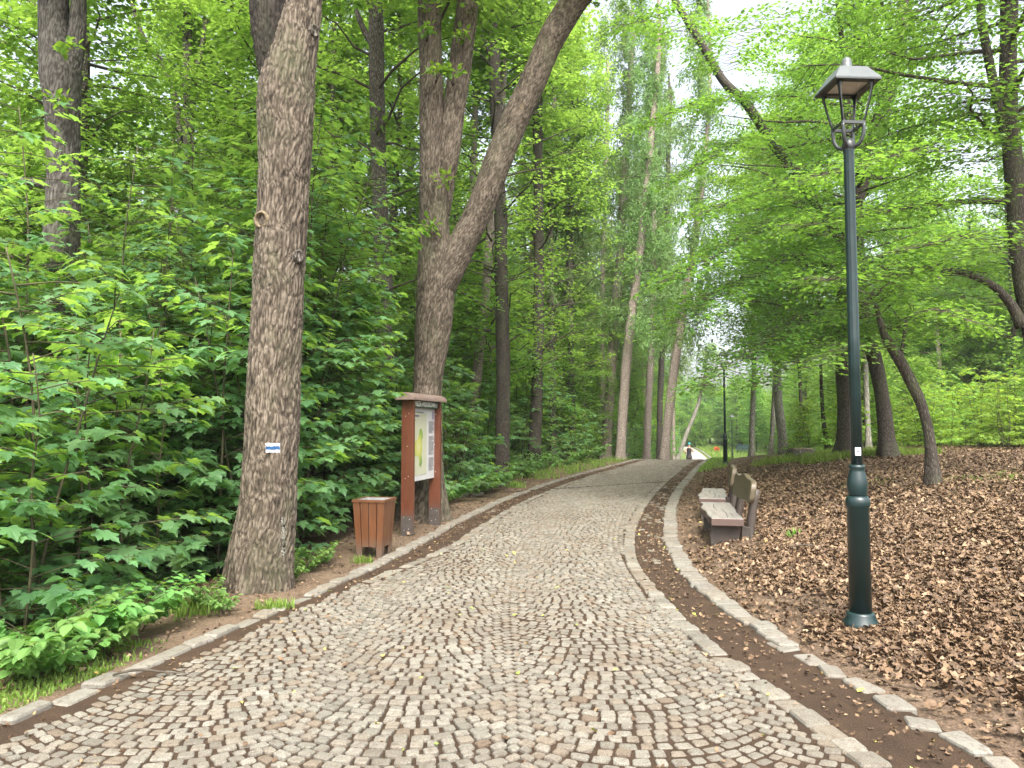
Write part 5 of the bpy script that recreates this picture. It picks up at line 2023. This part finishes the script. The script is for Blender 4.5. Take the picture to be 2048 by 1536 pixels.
# leafy epicormic sprigs on the oak stems
SPR = [(855, 450, 12.2, 0.45), (895, 360, 12.2, 0.45), (868, 145, 12.2, 0.4), (905, 148, 12.2, 0.35), (850, 60, 12.2, 0.3), (925, 70, 12.2, 0.35), (758, 250, 15.1, 0.6), (755, 20, 15.1, 0.7), (120, 205, 9.8, 0.35), (140, 95, 9.8, 0.35), (1075, 30, 25.6, 1.2), (1065, 330, 25.6, 1.2)]
for px, py, D, s in SPR:
    host = t2 if abs(D - 12.2) < 0.1 else (t3 if D < 10 else None)
    mb = MB()
    c = at(px, py, D)
    n = 26
    a = rng.uniform(0, 2 * PI, n)
    off = np.column_stack([np.cos(a) * rng.uniform(0.1, 1, n), np.sin(a) * rng.uniform(0.1, 1, n) * 0.6 - 0.2, rng.normal(0, 0.25, n)]) * s * 0.5
    base = host.location if host else None
    if host is None:
        host = [o for o in COL.objects if o.name.startswith('oak_tree') and o.get('label', '').startswith('straight grey oak' if D < 20 else 'straight dark trunk')][0]
        base = host.location
    scatter(mb, T_OVAL, off + np.array(c - base), off + rng.normal(0, 0.1, (n, 3)), np.array([0, 0, 1.0]) + rng.normal(0, 0.4, (n, 3)), 0.11 * (1 + (D > 20)))
    for k in range(5):
        tube(mb, [np.array(c - base) + np.array([0, 0.25, -0.1]), np.array(c - base) + off[k]], [0.006, 0.003], 4, 0.3, 1)
    mb.build('leafy_sprig', [M_OAKLEAF, M_TWIG], host)

# ------------------------------------------------------------------ beeches and other trees on the right bank


def crown_custom(root, base, boughs, extra=None):
    mb = MB()
    for k, (pts, rad, spread, dens, leaf) in enumerate(boughs):
        bough(mb, [Vector(p) - base for p in pts], rad, spread, dens, leaf, 400 + k + int(base.x * 10), T_OVAL)
    mb.build('crown', [M_BEECH, M_TWIG], root)


r1, rb1, _ = make_tree('beech_tree', 'big beech on the rise behind the lamp post with a dividing trunk', 20,
                       [[(1698, 902, 48), (1697, 860, 44), (1694, 760, 40), (1692, 640, 36), (1692, 520, 34), (1702, 430, 34), (1735, 320, 34), (1768, 215, 32), (1792, 110, 30), (1812, 0, 28)],
                        [(1692, 560, 24), (1672, 540, 20), (1640, 522, 17), (1600, 512, 14), (1562, 514, 11)],
                        [(1694, 500, 22), (1650, 430, 20), (1590, 350, 20), (1535, 270, 19), (1490, 205, 18), (1445, 160, 17), (1405, 90, 16), (1350, 0, 14)]], M_BARKD,
                       [(C_BEECH[0], (9.3, 23.2, 4.2), (0.95, 0.75, 1.05), 0.4)], ztop=16, seg=20, step=0.2, lump=0.08, flare=0.2)
B = lambda *a: [tuple(at(px, py, D)) for px, py, D in a]
crown_custom(r1, rb1, [
    (B((1660, 540, 19), (1590, 520, 17), (1500, 560, 15.5), (1420, 600, 14.5), (1370, 640, 14)), [0.06, 0.05, 0.03, 0.02, 0.01], 1.7, 3, 0.10),
    (B((1690, 600, 19), (1600, 640, 16.5), (1530, 690, 15), (1460, 740, 14), (1420, 770, 13.6)), [0.05, 0.04, 0.03, 0.02, 0.01], 1.5, 3, 0.095),
    (B((1690, 640, 19), (1640, 690, 16.5), (1590, 730, 15), (1540, 770, 14.2)), [0.05, 0.04, 0.03, 0.01], 1.4, 3, 0.095),
    (B((1680, 480, 19), (1580, 440, 17), (1500, 470, 15.5), (1420, 520, 14.6), (1340, 560, 14)), [0.06, 0.05, 0.03, 0.02, 0.01], 1.6, 3, 0.10),
    (B((1640, 420, 19), (1560, 380, 17), (1480, 400, 16), (1400, 430, 15)), [0.05, 0.04, 0.03, 0.01], 1.5, 2, 0.10),
    (B((1535, 270, 20), (1470, 290, 18), (1400, 330, 17), (1340, 370, 16.5)), [0.05, 0.04, 0.02, 0.01], 1.4, 2, 0.10),
    (B((1490, 205, 20), (1440, 200, 18), (1370, 215, 17), (1310, 240, 16.5)), [0.05, 0.04, 0.02, 0.01], 1.3, 2, 0.10),
    (B((1405, 90, 20), (1370, 60, 18), (1310, 40, 17), (1240, 50, 16)), [0.05, 0.04, 0.02, 0.01], 1.3, 2, 0.10),
    (B((1445, 160, 20), (1460, 110, 18), (1500, 60, 16.5), (1560, 30, 15.5)), [0.05, 0.04, 0.02, 0.01], 1.6, 2, 0.10),
    (B((1700, 620, 19), (1760, 660, 17), (1830, 640, 15.5), (1900, 660, 14.5)), [0.05, 0.04, 0.03, 0.01], 1.7, 3, 0.095),
    (B((1700, 560, 19), (1750, 560, 17), (1820, 600, 15.5), (1900, 590, 14.5), (1980, 610, 13.5)), [0.05, 0.04, 0.03, 0.02, 0.01], 1.7, 3, 0.095),
])
r2, rb2, _ = make_tree('beech_tree', 'curved dark trunk right of the lamp post', 18.5,
                       [[(1776, 897, 32), (1770, 840, 28), (1758, 760, 27), (1742, 690, 25), (1728, 620, 22), (1716, 540, 20), (1706, 440, 18), (1700, 300, 15)]], M_BARKD,
                       [(C_BEECH[1], (8.8, 18.5, 5.0), (0.8, 0.8, 0.9), 2.0)], ztop=13, seg=16, step=0.2, lump=0.08, flare=0.12)
r3, rb3, _ = make_tree('young_beech_tree', 'slender crooked young beech standing on the leaf covered bank', 11.0,
                       [[(1866, 962, 24), (1864, 930, 19), (1858, 870, 20), (1843, 810, 20), (1820, 760, 21), (1796, 715, 20), (1776, 685, 17), (1764, 655, 13), (1752, 610, 9)], [(1800, 718, 9), (1806, 690, 7), (1812, 640, 5)]], M_BARKD,
                       None, ztop=5.2, seg=14, step=0.1, lump=0.08, flare=0.06, grow=False)
crown_custom(r3, rb3, [
    (B((1764, 655, 11), (1740, 590, 10.6), (1700, 560, 10.2), (1650, 560, 9.8)), [0.03, 0.02, 0.015, 0.006], 1.2, 3, 0.082),
    (B((1776, 685, 11), (1800, 640, 10.6), (1860, 620, 10.2), (1930, 640, 9.8)), [0.03, 0.02, 0.015, 0.006], 1.2, 3, 0.082),
    (B((1790, 700, 11), (1740, 690, 10.6), (1690, 700, 10.2), (1640, 730, 10)), [0.02, 0.015, 0.01, 0.005], 0.9, 2, 0.08),
    (B((1752, 610, 11), (1770, 540, 10.8), (1800, 480, 10.5)), [0.03, 0.02, 0.006], 1.1, 3, 0.082),
])
r4, rb4, _ = make_tree('beech_tree', 'dark beech trunk on the bank at the edge of the view with long low boughs', 12.0,
                       [[(2120, 900, 52), (2096, 780, 46), (2062, 640, 40), (2042, 520, 37), (2032, 400, 35), (2022, 280, 34), (2016, 140, 32), (2018, 0, 30), (2020, -150, 28)],
                        [(2044, 655, 22), (2024, 612, 18), (1992, 576, 15), (1950, 553, 13), (1900, 541, 12), (1835, 540, 11), (1790, 562, 10), (1735, 600, 8)],
                        [(2034, 430, 18), (2020, 405, 14), (1960, 402, 12), (1880, 408, 11), (1800, 418, 9), (1715, 432, 7)],
                        [(2028, 330, 20), (2008, 260, 18), (1990, 180, 17), (1970, 80, 16), (1962, 0, 15)]], M_BARKD,
                       [(C_BEECH[1], (8.3, 12.0, 6.4), (0.95, 0.95, 0.9), 5.1)], ztop=15, seg=20, step=0.15, lump=0.08, flare=0.15)
crown_custom(r4, rb4, [
    (B((2000, 404, 12), (1880, 408, 11.4), (1780, 420, 10.8), (1690, 440, 10.4), (1600, 450, 10)), [0.04, 0.035, 0.03, 0.02, 0.008], 1.2, 3, 0.085),
    (B((1992, 576, 12), (1900, 541, 11.6), (1835, 540, 11.2), (1735, 600, 10.8)), [0.05, 0.04, 0.03, 0.01], 1.1, 3, 0.085),
    (B((2020, 350, 12), (1930, 300, 11.2), (1830, 300, 10.6), (1740, 330, 10.2), (1640, 350, 9.8)), [0.04, 0.03, 0.02, 0.015, 0.008], 1.2, 3, 0.085),
    (B((2010, 240, 12), (1960, 200, 11.6), (1900, 185, 11.2), (1860, 190, 11)), [0.04, 0.03, 0.02, 0.008], 0.8, 2, 0.085),
    (B((2010, 140, 12), (1920, 60, 11.2), (1820, 0, 10.6), (1700, -60, 10)), [0.04, 0.03, 0.02, 0.008], 1.2, 2, 0.085),
    (B((2040, 520, 12), (1980, 480, 11), (1900, 480, 10.2), (1820, 500, 9.6)), [0.04, 0.03, 0.02, 0.008], 1.1, 2, 0.085),
])
RIGHT = [
    ('beech_tree', 'thick pale smooth trunk beyond the stump', 30, [[(1568, 902, 20), (1563, 860, 18), (1556, 790, 17), (1552, 700, 16), (1548, 560, 15)]], M_BEECHB, 0),
    ('beech_tree', 'thinner pale trunk just beside the thick pale trunk', 33, [[(1542, 900, 10), (1545, 860, 10), (1549, 780, 9), (1552, 680, 8)]], M_BEECHB, 1),
    ('beech_tree', 'slim pale trunk near the crest lamp', 36, [[(1503, 908, 11), (1504, 860, 11), (1506, 800, 10), (1508, 700, 9)]], M_BEECHB, 2),
    ('young_tree', 'thin dark stem between the stump and the big beech', 27, [[(1656, 892, 10), (1648, 850, 8), (1644, 800, 7), (1640, 700, 6)]], M_BARKD, 3),
    ('young_tree', 'thin dark stem beyond the stump in shade', 34, [[(1601, 880, 9), (1602, 830, 8), (1600, 760, 7)]], M_BARKD, 0),
    ('beech_tree', 'pale trunk half hidden behind the lamp post', 24, [[(1737, 890, 12), (1733, 800, 11), (1730, 700, 10), (1728, 560, 9)]], M_BEECHB, 1),
]
for k, (nm, lab, D, stems, bark, cr) in enumerate(RIGHT):
    P0 = at(stems[0][-1][0], stems[0][-1][1], D)
    make_tree(nm, lab, D, stems, bark, [(C_MID[cr], (P0.x, D, 3.4 + 0.04 * D), 0.95, rz())], ztop=14, seg=12, step=0.3, lump=0.06, flare=0.08)

# ------------------------------------------------------------------ the wood behind: one trunk + crown pair of each kind, copied


def proto_tree(k, H, r, bark, crown, cz, csc, nm, lab, g):
    rg = np.random.default_rng(900 + k)
    root = empty(nm, (0, -60, 0))
    tag(root, lab, 'tree', g)
    mb = MB()
    pts = [(rg.normal(0, 0.02 * i), rg.normal(0, 0.02 * i), H * i / 7 - 0.3) for i in range(8)]
    trunk_tube(mb, pts, np.linspace(r, 0.035, 8), 9, 0.6, 0, 0, 0.08, 0.08, k, 0.0)
    mb.build('trunk', [bark], root)
    c = link('crown', crown, root)
    c.location = (0, 0, cz)
    c.scale = (csc, csc, csc)
    return root


G_WOOD = 'tall trees of the wood left of the path'
G_WOODR = 'tall trees of the wood beyond the bank'
G_FAR = 'far trees closing the view'
protos = [proto_tree(k, 16 + k % 3, 0.13 + 0.025 * (k % 4), [M_BARKG, M_BARKD, M_BARKG, M_LARCHB][k % 4], C_MID[k % 4], 3.6 + 0.6 * (k % 3), 1.0, 'forest_tree', 'tall leafy tree with a slim trunk deep in the wood left of the path', G_WOOD) for k in range(4)]
lows = [proto_tree(10 + k, 4.5, 0.05, M_BARKD, C_LOW[k], 0.5, 1.0, 'understory_tree', 'low leafy understory tree in the wood left of the path', 'low understory trees left of the path') for k in range(3)]
slims = [proto_tree(30 + k, 25, 0.15 + 0.02 * k, M_LARCHB, C_LARCH[k], 7.5, 1.1, 'larch_tree', 'slim straight larch deep behind the leaning larch row', 'slim larches behind the larch row') for k in range(2)]
talls = [proto_tree(15 + k, 7.8, 0.06, M_BARKD, C_TALL[k], 0.8, 1.0, 'understory_tree', 'tall leafy understory tree among the trunks left of the path', 'tall understory trees left of the path') for k in range(3)]
fars = [proto_tree(20 + k, 19, 0.2, M_BARKG, C_FAR[k], 2.0, 1.0, 'forest_tree', 'far leafy tree in the wall of trees closing the view', G_FAR) for k in range(3)]


def place(src, x, y, s, lab=None, g=None, nm=None):
    o = copy_tree(src)
    o.location = gp(x, y)
    o.rotation_euler = (0, 0, rng.uniform(0, 2 * PI))
    o.scale = (s, s, s * rng.uniform(0.92, 1.1))
    if lab:
        o['label'] = lab
    if g:
        o['group'] = g
    if nm:
        o.name = nm
    return o


rng = np.random.default_rng(21)


KEEP = [(378, 21), (765, 15.5), (650, 24), (713, 30), (1000, 20.5), (970, 22), (1073, 26), (1104, 33), (1140, 35), (1228, 38), (1262, 35.5), (1305, 44), (1360, 34.5), (122, 10), (1565, 30), (1505, 36)]


def clear(x, y, rad):
    px = 1024 + x / y * F
    return all(y > D - 0.5 or abs(px - p) > rad / y * F * 0.75 for p, D in KEEP)


def spread(n, x0, x1, y0, y1, mind, ok):
    out, tries = [], 0
    while len(out) < n and tries < n * 60:
        tries += 1
        x, y = rng.uniform(x0, x1), rng.uniform(y0, y1)
        if not ok(x, y) or any((x - a) ** 2 + (y - b) ** 2 < mind * mind for a, b in out):
            continue
        out.append((x, y))
    return out


def corridor(x, y):
    return XL(y) - 3.0 - 0.02 * y


# left wood
for x, y in spread(70, -46, 12, 15, 66, 2.4, lambda x, y: x < corridor(x, y) - (1.0 if y < 34 else 2.5) and abs(x) < 0.78 * y + 3 and clear(x, y, 1.8)):
    place(protos[rng.integers(4)], x, y, rng.uniform(0.85, 1.2))
for x, y in spread(84, -24, 4, 13.0, 38, 1.35, lambda x, y: x < corridor(x, y) + 0.6 and abs(x) < 0.72 * y + 1 and clear(x, y, 2.6)):
    place(talls[rng.integers(3)], x, y, rng.uniform(0.75, 1.15), 'tall leafy understory tree among the trunks left of the path', 'tall understory trees left of the path')
for x, y in spread(70, -34, 12, 13, 60, 1.8, lambda x, y: x < corridor(x, y) + (1.4 if y > 16 else -0.5) and abs(x) < 0.75 * y + 2 and clear(x, y, 1.2)):
    place(lows[rng.integers(3)], x, y, rng.uniform(0.7, 1.15))
for px, y in [(1092, 44), (1122, 52), (1168, 47), (1188, 56), (1222, 60), (1252, 50), (1272, 62), (1288, 54), (1318, 64), (1346, 58), (1154, 62), (1078, 58)]:
    place(slims[px % 2], (px - 1024) / F * y, y, rng.uniform(0.85, 1.05))
# right wood
for x, y in spread(48, 13, 50, 20, 62, 2.6, lambda x, y: x > XK(y) + 7.5 + 0.08 * y and x < 0.80 * y + 3 and (y > 36 or x > 27)):
    place(protos[rng.integers(4)], x, y, rng.uniform(0.75, 1.1), 'tall leafy tree deep in the wood beyond the leafy bank', G_WOODR)
for x, y in spread(46, 10, 46, 22, 66, 1.8, lambda x, y: x > XK(y) + 4.2 + 0.06 * y and x < 0.78 * y + 2 and not (y < 25 and x < 12.5)):
    place(lows[rng.integers(3)], x, y, rng.uniform(0.6, 1.05), 'low leafy understory tree beyond the leafy bank', 'low understory trees beyond the bank')
# far wall
for x, y in spread(64, -95, 120, 70, 170, 6.0, lambda x, y: (x < XL(y) - 9 or x > XK(y) + 13) and abs(x) < 0.80 * y and not 0.17 < x / y < 0.36):
    place(fars[rng.integers(3)], x, y, rng.uniform(0.75, 1.15))
for x, y in spread(60, 14, 64, 96, 150, 2.6, lambda x, y: (x < XL(y) - 2 or x > XK(y) + 5 or y > 122) and x < 0.42 * y):  # low trees, open sky above them
    place(fars[rng.integers(3)], x, y, rng.uniform(0.40, 0.62), 'smaller far tree beside the end of the path', 'small far trees at the end of the path')
for x, y in spread(22, -4, 16, 42, 78, 3.2, lambda x, y: XL(y) - 13 < x < XL(y) - 3.4 and y > 50):
    place(protos[rng.integers(4)], x, y, rng.uniform(0.75, 1.0), 'tall leafy tree behind the larch row', 'tall trees behind the larches')
for x, y in spread(22, 16, 44, 46, 96, 3.2, lambda x, y: XK(y) + 7 < x < XK(y) + 19):
    place(protos[rng.integers(4)], x, y, rng.uniform(0.55, 0.9), 'leafy tree on the slope right of the far path', 'trees right of the far path')
for x, y in spread(46, 10, 60, 64, 134, 2.4, lambda x, y: (XK(y) + 9 < x < 0.40 * y) or (y > 120 and 0.18 * y < x < 0.36 * y) or (XL(y) - 9 < x < XL(y) - 3)):
    place(lows[rng.integers(3)], x, y, rng.uniform(0.9, 1.8), 'leafy low tree closing the far end of the path', 'low trees round the far end of the path')
for x, y in spread(16, 22, 52, 124, 152, 3.4, lambda x, y: 0.19 * y < x < 0.33 * y):
    place(fars[rng.integers(3)], x, y, rng.uniform(0.55, 0.78), 'leafy tree standing right across the end of the path', 'trees across the end of the path')
for o in protos + lows + talls + slims + fars:
    for ch in list(o.children):
        bpy.data.objects.remove(ch)
    bpy.data.objects.remove(o)

# ------------------------------------------------------------------ maple thicket on the left, saplings
rng = np.random.default_rng(33)
SAP = []
for k in range(8):
    H = [2.5, 3.0, 3.4, 3.9, 4.4, 2.2, 3.2, 4.0][k]
    SAP.append((H, sapling_meshes(500 + k, H, [14, 17, 19, 21, 23, 13, 18, 21][k], 0.142, T_MAPLE, 1.65)))


M_SUNNY = leaf_mat('sunlit_leaf_tint', (0.10, 0.19, 0.03), (0.22, 0.36, 0.07), (0.50, 0.72, 0.08), 0.48, 0.5, 0.3)  # brighter copy of the maple leaf, sunlight behind the bank put into its colour
for k in range(3):
    SAP.append((5.2 + 0.6 * k, sapling_meshes(540 + k, 5.2 + 0.6 * k, 34 + 4 * k, 0.135, T_MAPLE, 1.35)))
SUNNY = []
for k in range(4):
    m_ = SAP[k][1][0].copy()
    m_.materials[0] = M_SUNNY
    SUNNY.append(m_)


def sapling(k, x, y, s, lab, g, nm='maple_sapling', sunny=False):
    o = empty(nm, gp(x, y), rng.uniform(0, 2 * PI))
    o.scale = (s, s, s)
    tag(o, lab, 'sapling', g)
    fol, stm = SAP[k][1]
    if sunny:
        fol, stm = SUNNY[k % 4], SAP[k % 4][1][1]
    link('foliage', fol, o)
    link('stem', stm, o)
    return o


def sap_label(x, y):
    px = 1024 + x / y * F
    if y < 7.2 and px < 470:
        return 'maple sapling with big lobed leaves at the front of the thicket', 'maple saplings at the front of the thicket'
    if px < 470:
        return 'maple sapling deeper in the thicket left of the marked oak', 'maple saplings left of the marked oak'
    if px < 830:
        return 'maple sapling between the marked oak and the notice board', 'maple saplings between the marked oak and the board'
    return 'leafy sapling along the verge beyond the notice board', 'saplings along the verge beyond the board'


def near_ok(x, y):
    e = XL(y) - 0.2 - x
    if e < 1.15 + (0.35 if 8 < y < 14 else 0) + (0.5 if y > 14 else 0):
        return False
    px = 1024 + x / y * F
    if y < 8.3 and px < 660 and px > 455 - F * 0.85 / y:
        return False
    if y < 12.9 and px > 640:
        return False
    return px > -260


pts = spread(72, -9, 0, 4.6, 12.5, 0.5, near_ok)
for x, y in pts:
    hmax = 2.6 if y < 6.2 else (3.6 if y < 8.5 else 5)
    ks = [k for k in range(8) if SAP[k][0] <= hmax] if y < 8.2 else [3, 4, 7, 8, 9, 10]
    lab, g = sap_label(x, y)
    sapling(ks[rng.integers(len(ks))], x, y, rng.uniform(0.9, 1.15), lab, g)
for x, y in spread(90, -16, 5, 12.5, 34, 0.95, lambda x, y: near_ok(x, y) and x > -0.62 * y - 2 and XL(y) - 0.2 - x < 11):
    lab, g = sap_label(x, y)
    e = XL(y) - 0.2 - x
    ks = [0, 5, 1, 2] if e < 2.6 else [3, 4, 7, 8, 8, 9, 9, 10, 10]
    sapling(ks[rng.integers(len(ks))], x, y, rng.uniform(0.8, 1.1), lab, g)
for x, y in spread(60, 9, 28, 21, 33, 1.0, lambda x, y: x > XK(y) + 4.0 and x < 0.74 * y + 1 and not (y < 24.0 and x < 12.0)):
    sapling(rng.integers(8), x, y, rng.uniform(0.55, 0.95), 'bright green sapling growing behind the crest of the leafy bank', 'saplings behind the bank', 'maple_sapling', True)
for px, D, k in ((700, 13.4, 2), (735, 13.8, 6), (770, 14.2, 1), (800, 14.6, 0), (720, 14.8, 3), (755, 13.3, 5), (690, 12.6, 1), (785, 13.9, 6), (815, 15.2, 2), (900, 16.2, 1), (925, 17.5, 6)):
    sapling(k, (px - 1024) / F * D, D, 1.0, 'maple sapling between the marked oak and the notice board' if px < 830 else 'leafy sapling along the verge beyond the notice board', 'maple saplings between the marked oak and the board' if px < 830 else 'saplings along the verge beyond the board')
for x, y in spread(40, 3, 40, 34, 90, 1.6, lambda x, y: (XL(y) - 5.5 < x < XL(y) - 1.2) or (XK(y) + 9 < x < XK(y) + 14 and y > 45)):
    sapling(rng.integers(8), x, y, rng.uniform(0.7, 1.1), 'leafy bush beside the path beyond the crest', 'bushes beside the path beyond the crest', 'bush')

# low light green plants at the near verge
BR = []
for k in range(3):
    rg = np.random.default_rng(700 + k)
    fol, stm = MB(), MB()
    P, TP, NR, SZ = [], [], [], []
    for s in range(11):
        a = rg.uniform(0, 2 * PI)
        L = rg.uniform(0.3, 0.75)
        p = [np.array([0, 0, -0.03])]
        for t in (0.35, 0.7, 1.0):
            p.append(np.array([math.cos(a) * L * 0.65 * t, math.sin(a) * L * 0.65 * t, L * 0.9 * (t - 0.35 * t * t)]))
        tube(stm, p, [0.005, 0.004, 0.003, 0.002], 4, 0.2)
        for q in np.linspace(0.3, 1.0, 7):
            i = min(int(q * 3), 2)
            c = p[i] * (1 - (q * 3 - i)) + p[i + 1] * (q * 3 - i)
            for e in range(3):
                b = a + (e - 1) * 1.1 + rg.normal(0, 0.25)
                out_ = np.array([math.cos(b), math.sin(b), -rg.uniform(0.0, 0.5)])
                P.append(c + out_ * 0.02)
                TP.append(out_)
                NR.append(np.array([0, 0, 1.0]) + rg.normal(0, 0.25, 3))
                SZ.append(rg.uniform(0.06, 0.12))
    scatter(fol, oval_template(0.62), P, TP, NR, SZ, 0, rg, 0.12)
    BR.append((fol.mesh('foliage', [M_BRAMBLE]), stm.mesh('stem', [M_STEM])))


def bramble(x, y, s, lab, g):
    o = empty('bramble', gp(x, y), rng.uniform(0, 2 * PI))
    o.scale = (s, s, s)
    tag(o, lab, 'plant', g)
    f, st_ = BR[rng.integers(3)]
    link('foliage', f, o)
    link('stem', st_, o)


for px, py, D, s in ((60, 1260, 5.0, 1.1), (130, 1250, 5.2, 1.15), (190, 1240, 5.4, 1.1), (245, 1230, 5.7, 1.0), (290, 1215, 5.9, 0.95), (150, 1300, 4.9, 0.8), (230, 1290, 5.3, 0.75), (20, 1300, 4.6, 1.0), (90, 1300, 4.8, 0.7)):
    x = (px - 1024) / F * D
    bramble(x, D, s, 'low pale green bramble at the verge before the thicket', 'brambles at the near verge')
for px, D, s in ((425, 6.6, 0.55), (455, 6.4, 0.45), (605, 8.2, 0.75), (640, 8.6, 0.6), (585, 7.8, 0.6)):
    bramble((px - 1024) / F * D, D, s, 'small leafy plant at the foot of the marked oak', 'small plants round the marked oak')
for px, D, s in ((905, 15.5, 1.3), (935, 16.5, 1.5), (960, 17.5, 1.4), (1000, 19.0, 1.6), (1025, 21, 1.5), (1045, 23, 1.6), (1090, 26, 1.7), (1120, 28, 1.8), (1150, 31, 1.8), (1180, 34, 1.9), (885, 14.6, 1.1), (980, 18.2, 1.3)):
    bramble((px - 1024) / F * D, D, s, 'dense low plant on the verge beyond the notice board', 'low plants on the far verge')
#@@LIGHT
# ------------------------------------------------------------------ light
SUN_EL, SUN_AZ = R(54), R(172)
w = bpy.data.worlds.new('World')
scene.world = w
w.use_nodes = True
nt = w.node_tree
nt.nodes.clear()
sky = nt.nodes.new('ShaderNodeTexSky')
sky.sky_type = 'NISHITA'
sky.sun_disc = False
sky.sun_elevation = SUN_EL
sky.sun_rotation = SUN_AZ
sky.air_density = 1.0
sky.dust_density = 6.0
sky.ozone_density = 0.6
hs = nt.nodes.new('ShaderNodeHueSaturation')
hs.inputs['Saturation'].default_value = 0.45
bg = nt.nodes.new('ShaderNodeBackground')
bg.inputs['Strength'].default_value = 0.15
wo = nt.nodes.new('ShaderNodeOutputWorld')
nt.links.new(sky.outputs[0], hs.inputs['Color'])
nt.links.new(hs.outputs[0], bg.inputs[0])
nt.links.new(bg.outputs[0], wo.inputs[0])
sl = bpy.data.lights.new('sun', 'SUN')
sl.energy = 1.1
sl.angle = R(28)
sl.color = (1.0, 0.96, 0.88)
so = bpy.data.objects.new('sun', sl)
COL.objects.link(so)
sv_ = Vector((math.sin(SUN_AZ) * math.cos(SUN_EL), math.cos(SUN_AZ) * math.cos(SUN_EL), math.sin(SUN_EL)))
so.rotation_euler = sv_.to_track_quat('Z', 'Y').to_euler()
so.location = (0, 0, 40)

# pale damp air between the trees
mh = bpy.data.materials.new('haze_air')
mh.use_nodes = True
mh.node_tree.nodes.clear()
pv = mh.node_tree.nodes.new('ShaderNodeVolumePrincipled')
pv.inputs['Color'].default_value = (0.93, 0.96, 0.97, 1)
pv.inputs['Density'].default_value = 0.0006
pv.inputs['Anisotropy'].default_value = 0.2
oh = mh.node_tree.nodes.new('ShaderNodeOutputMaterial')
mh.node_tree.links.new(pv.outputs[0], oh.inputs['Volume'])
mb = MB()
V = [(x, y, z) for z in (-5.0, 34.0) for x, y in ((-190, -70), (200, -70), (200, 375), (-190, 375))]
mb.add(V, [(3, 2, 1, 0), (4, 5, 6, 7), (0, 1, 5, 4), (1, 2, 6, 5), (2, 3, 7, 6), (3, 0, 4, 7)], 0, False)
tag(mb.build('haze', [mh]), kind='stuff')

vs_ = scene.view_settings
vs_.view_transform = 'Standard'
vs_.look = 'None'
vs_.gamma = 1.0
vs_.exposure = 1.92
cy = scene.cycles
cy.volume_bounces = 0
cy.max_bounces = 8
cy.diffuse_bounces = 5
cy.glossy_bounces = 2
cy.transmission_bounces = 6
cy.transparent_max_bounces = 4
cy.caustics_reflective = False
cy.caustics_refractive = False
cy.sample_clamp_indirect = 8
cy.use_denoising = True
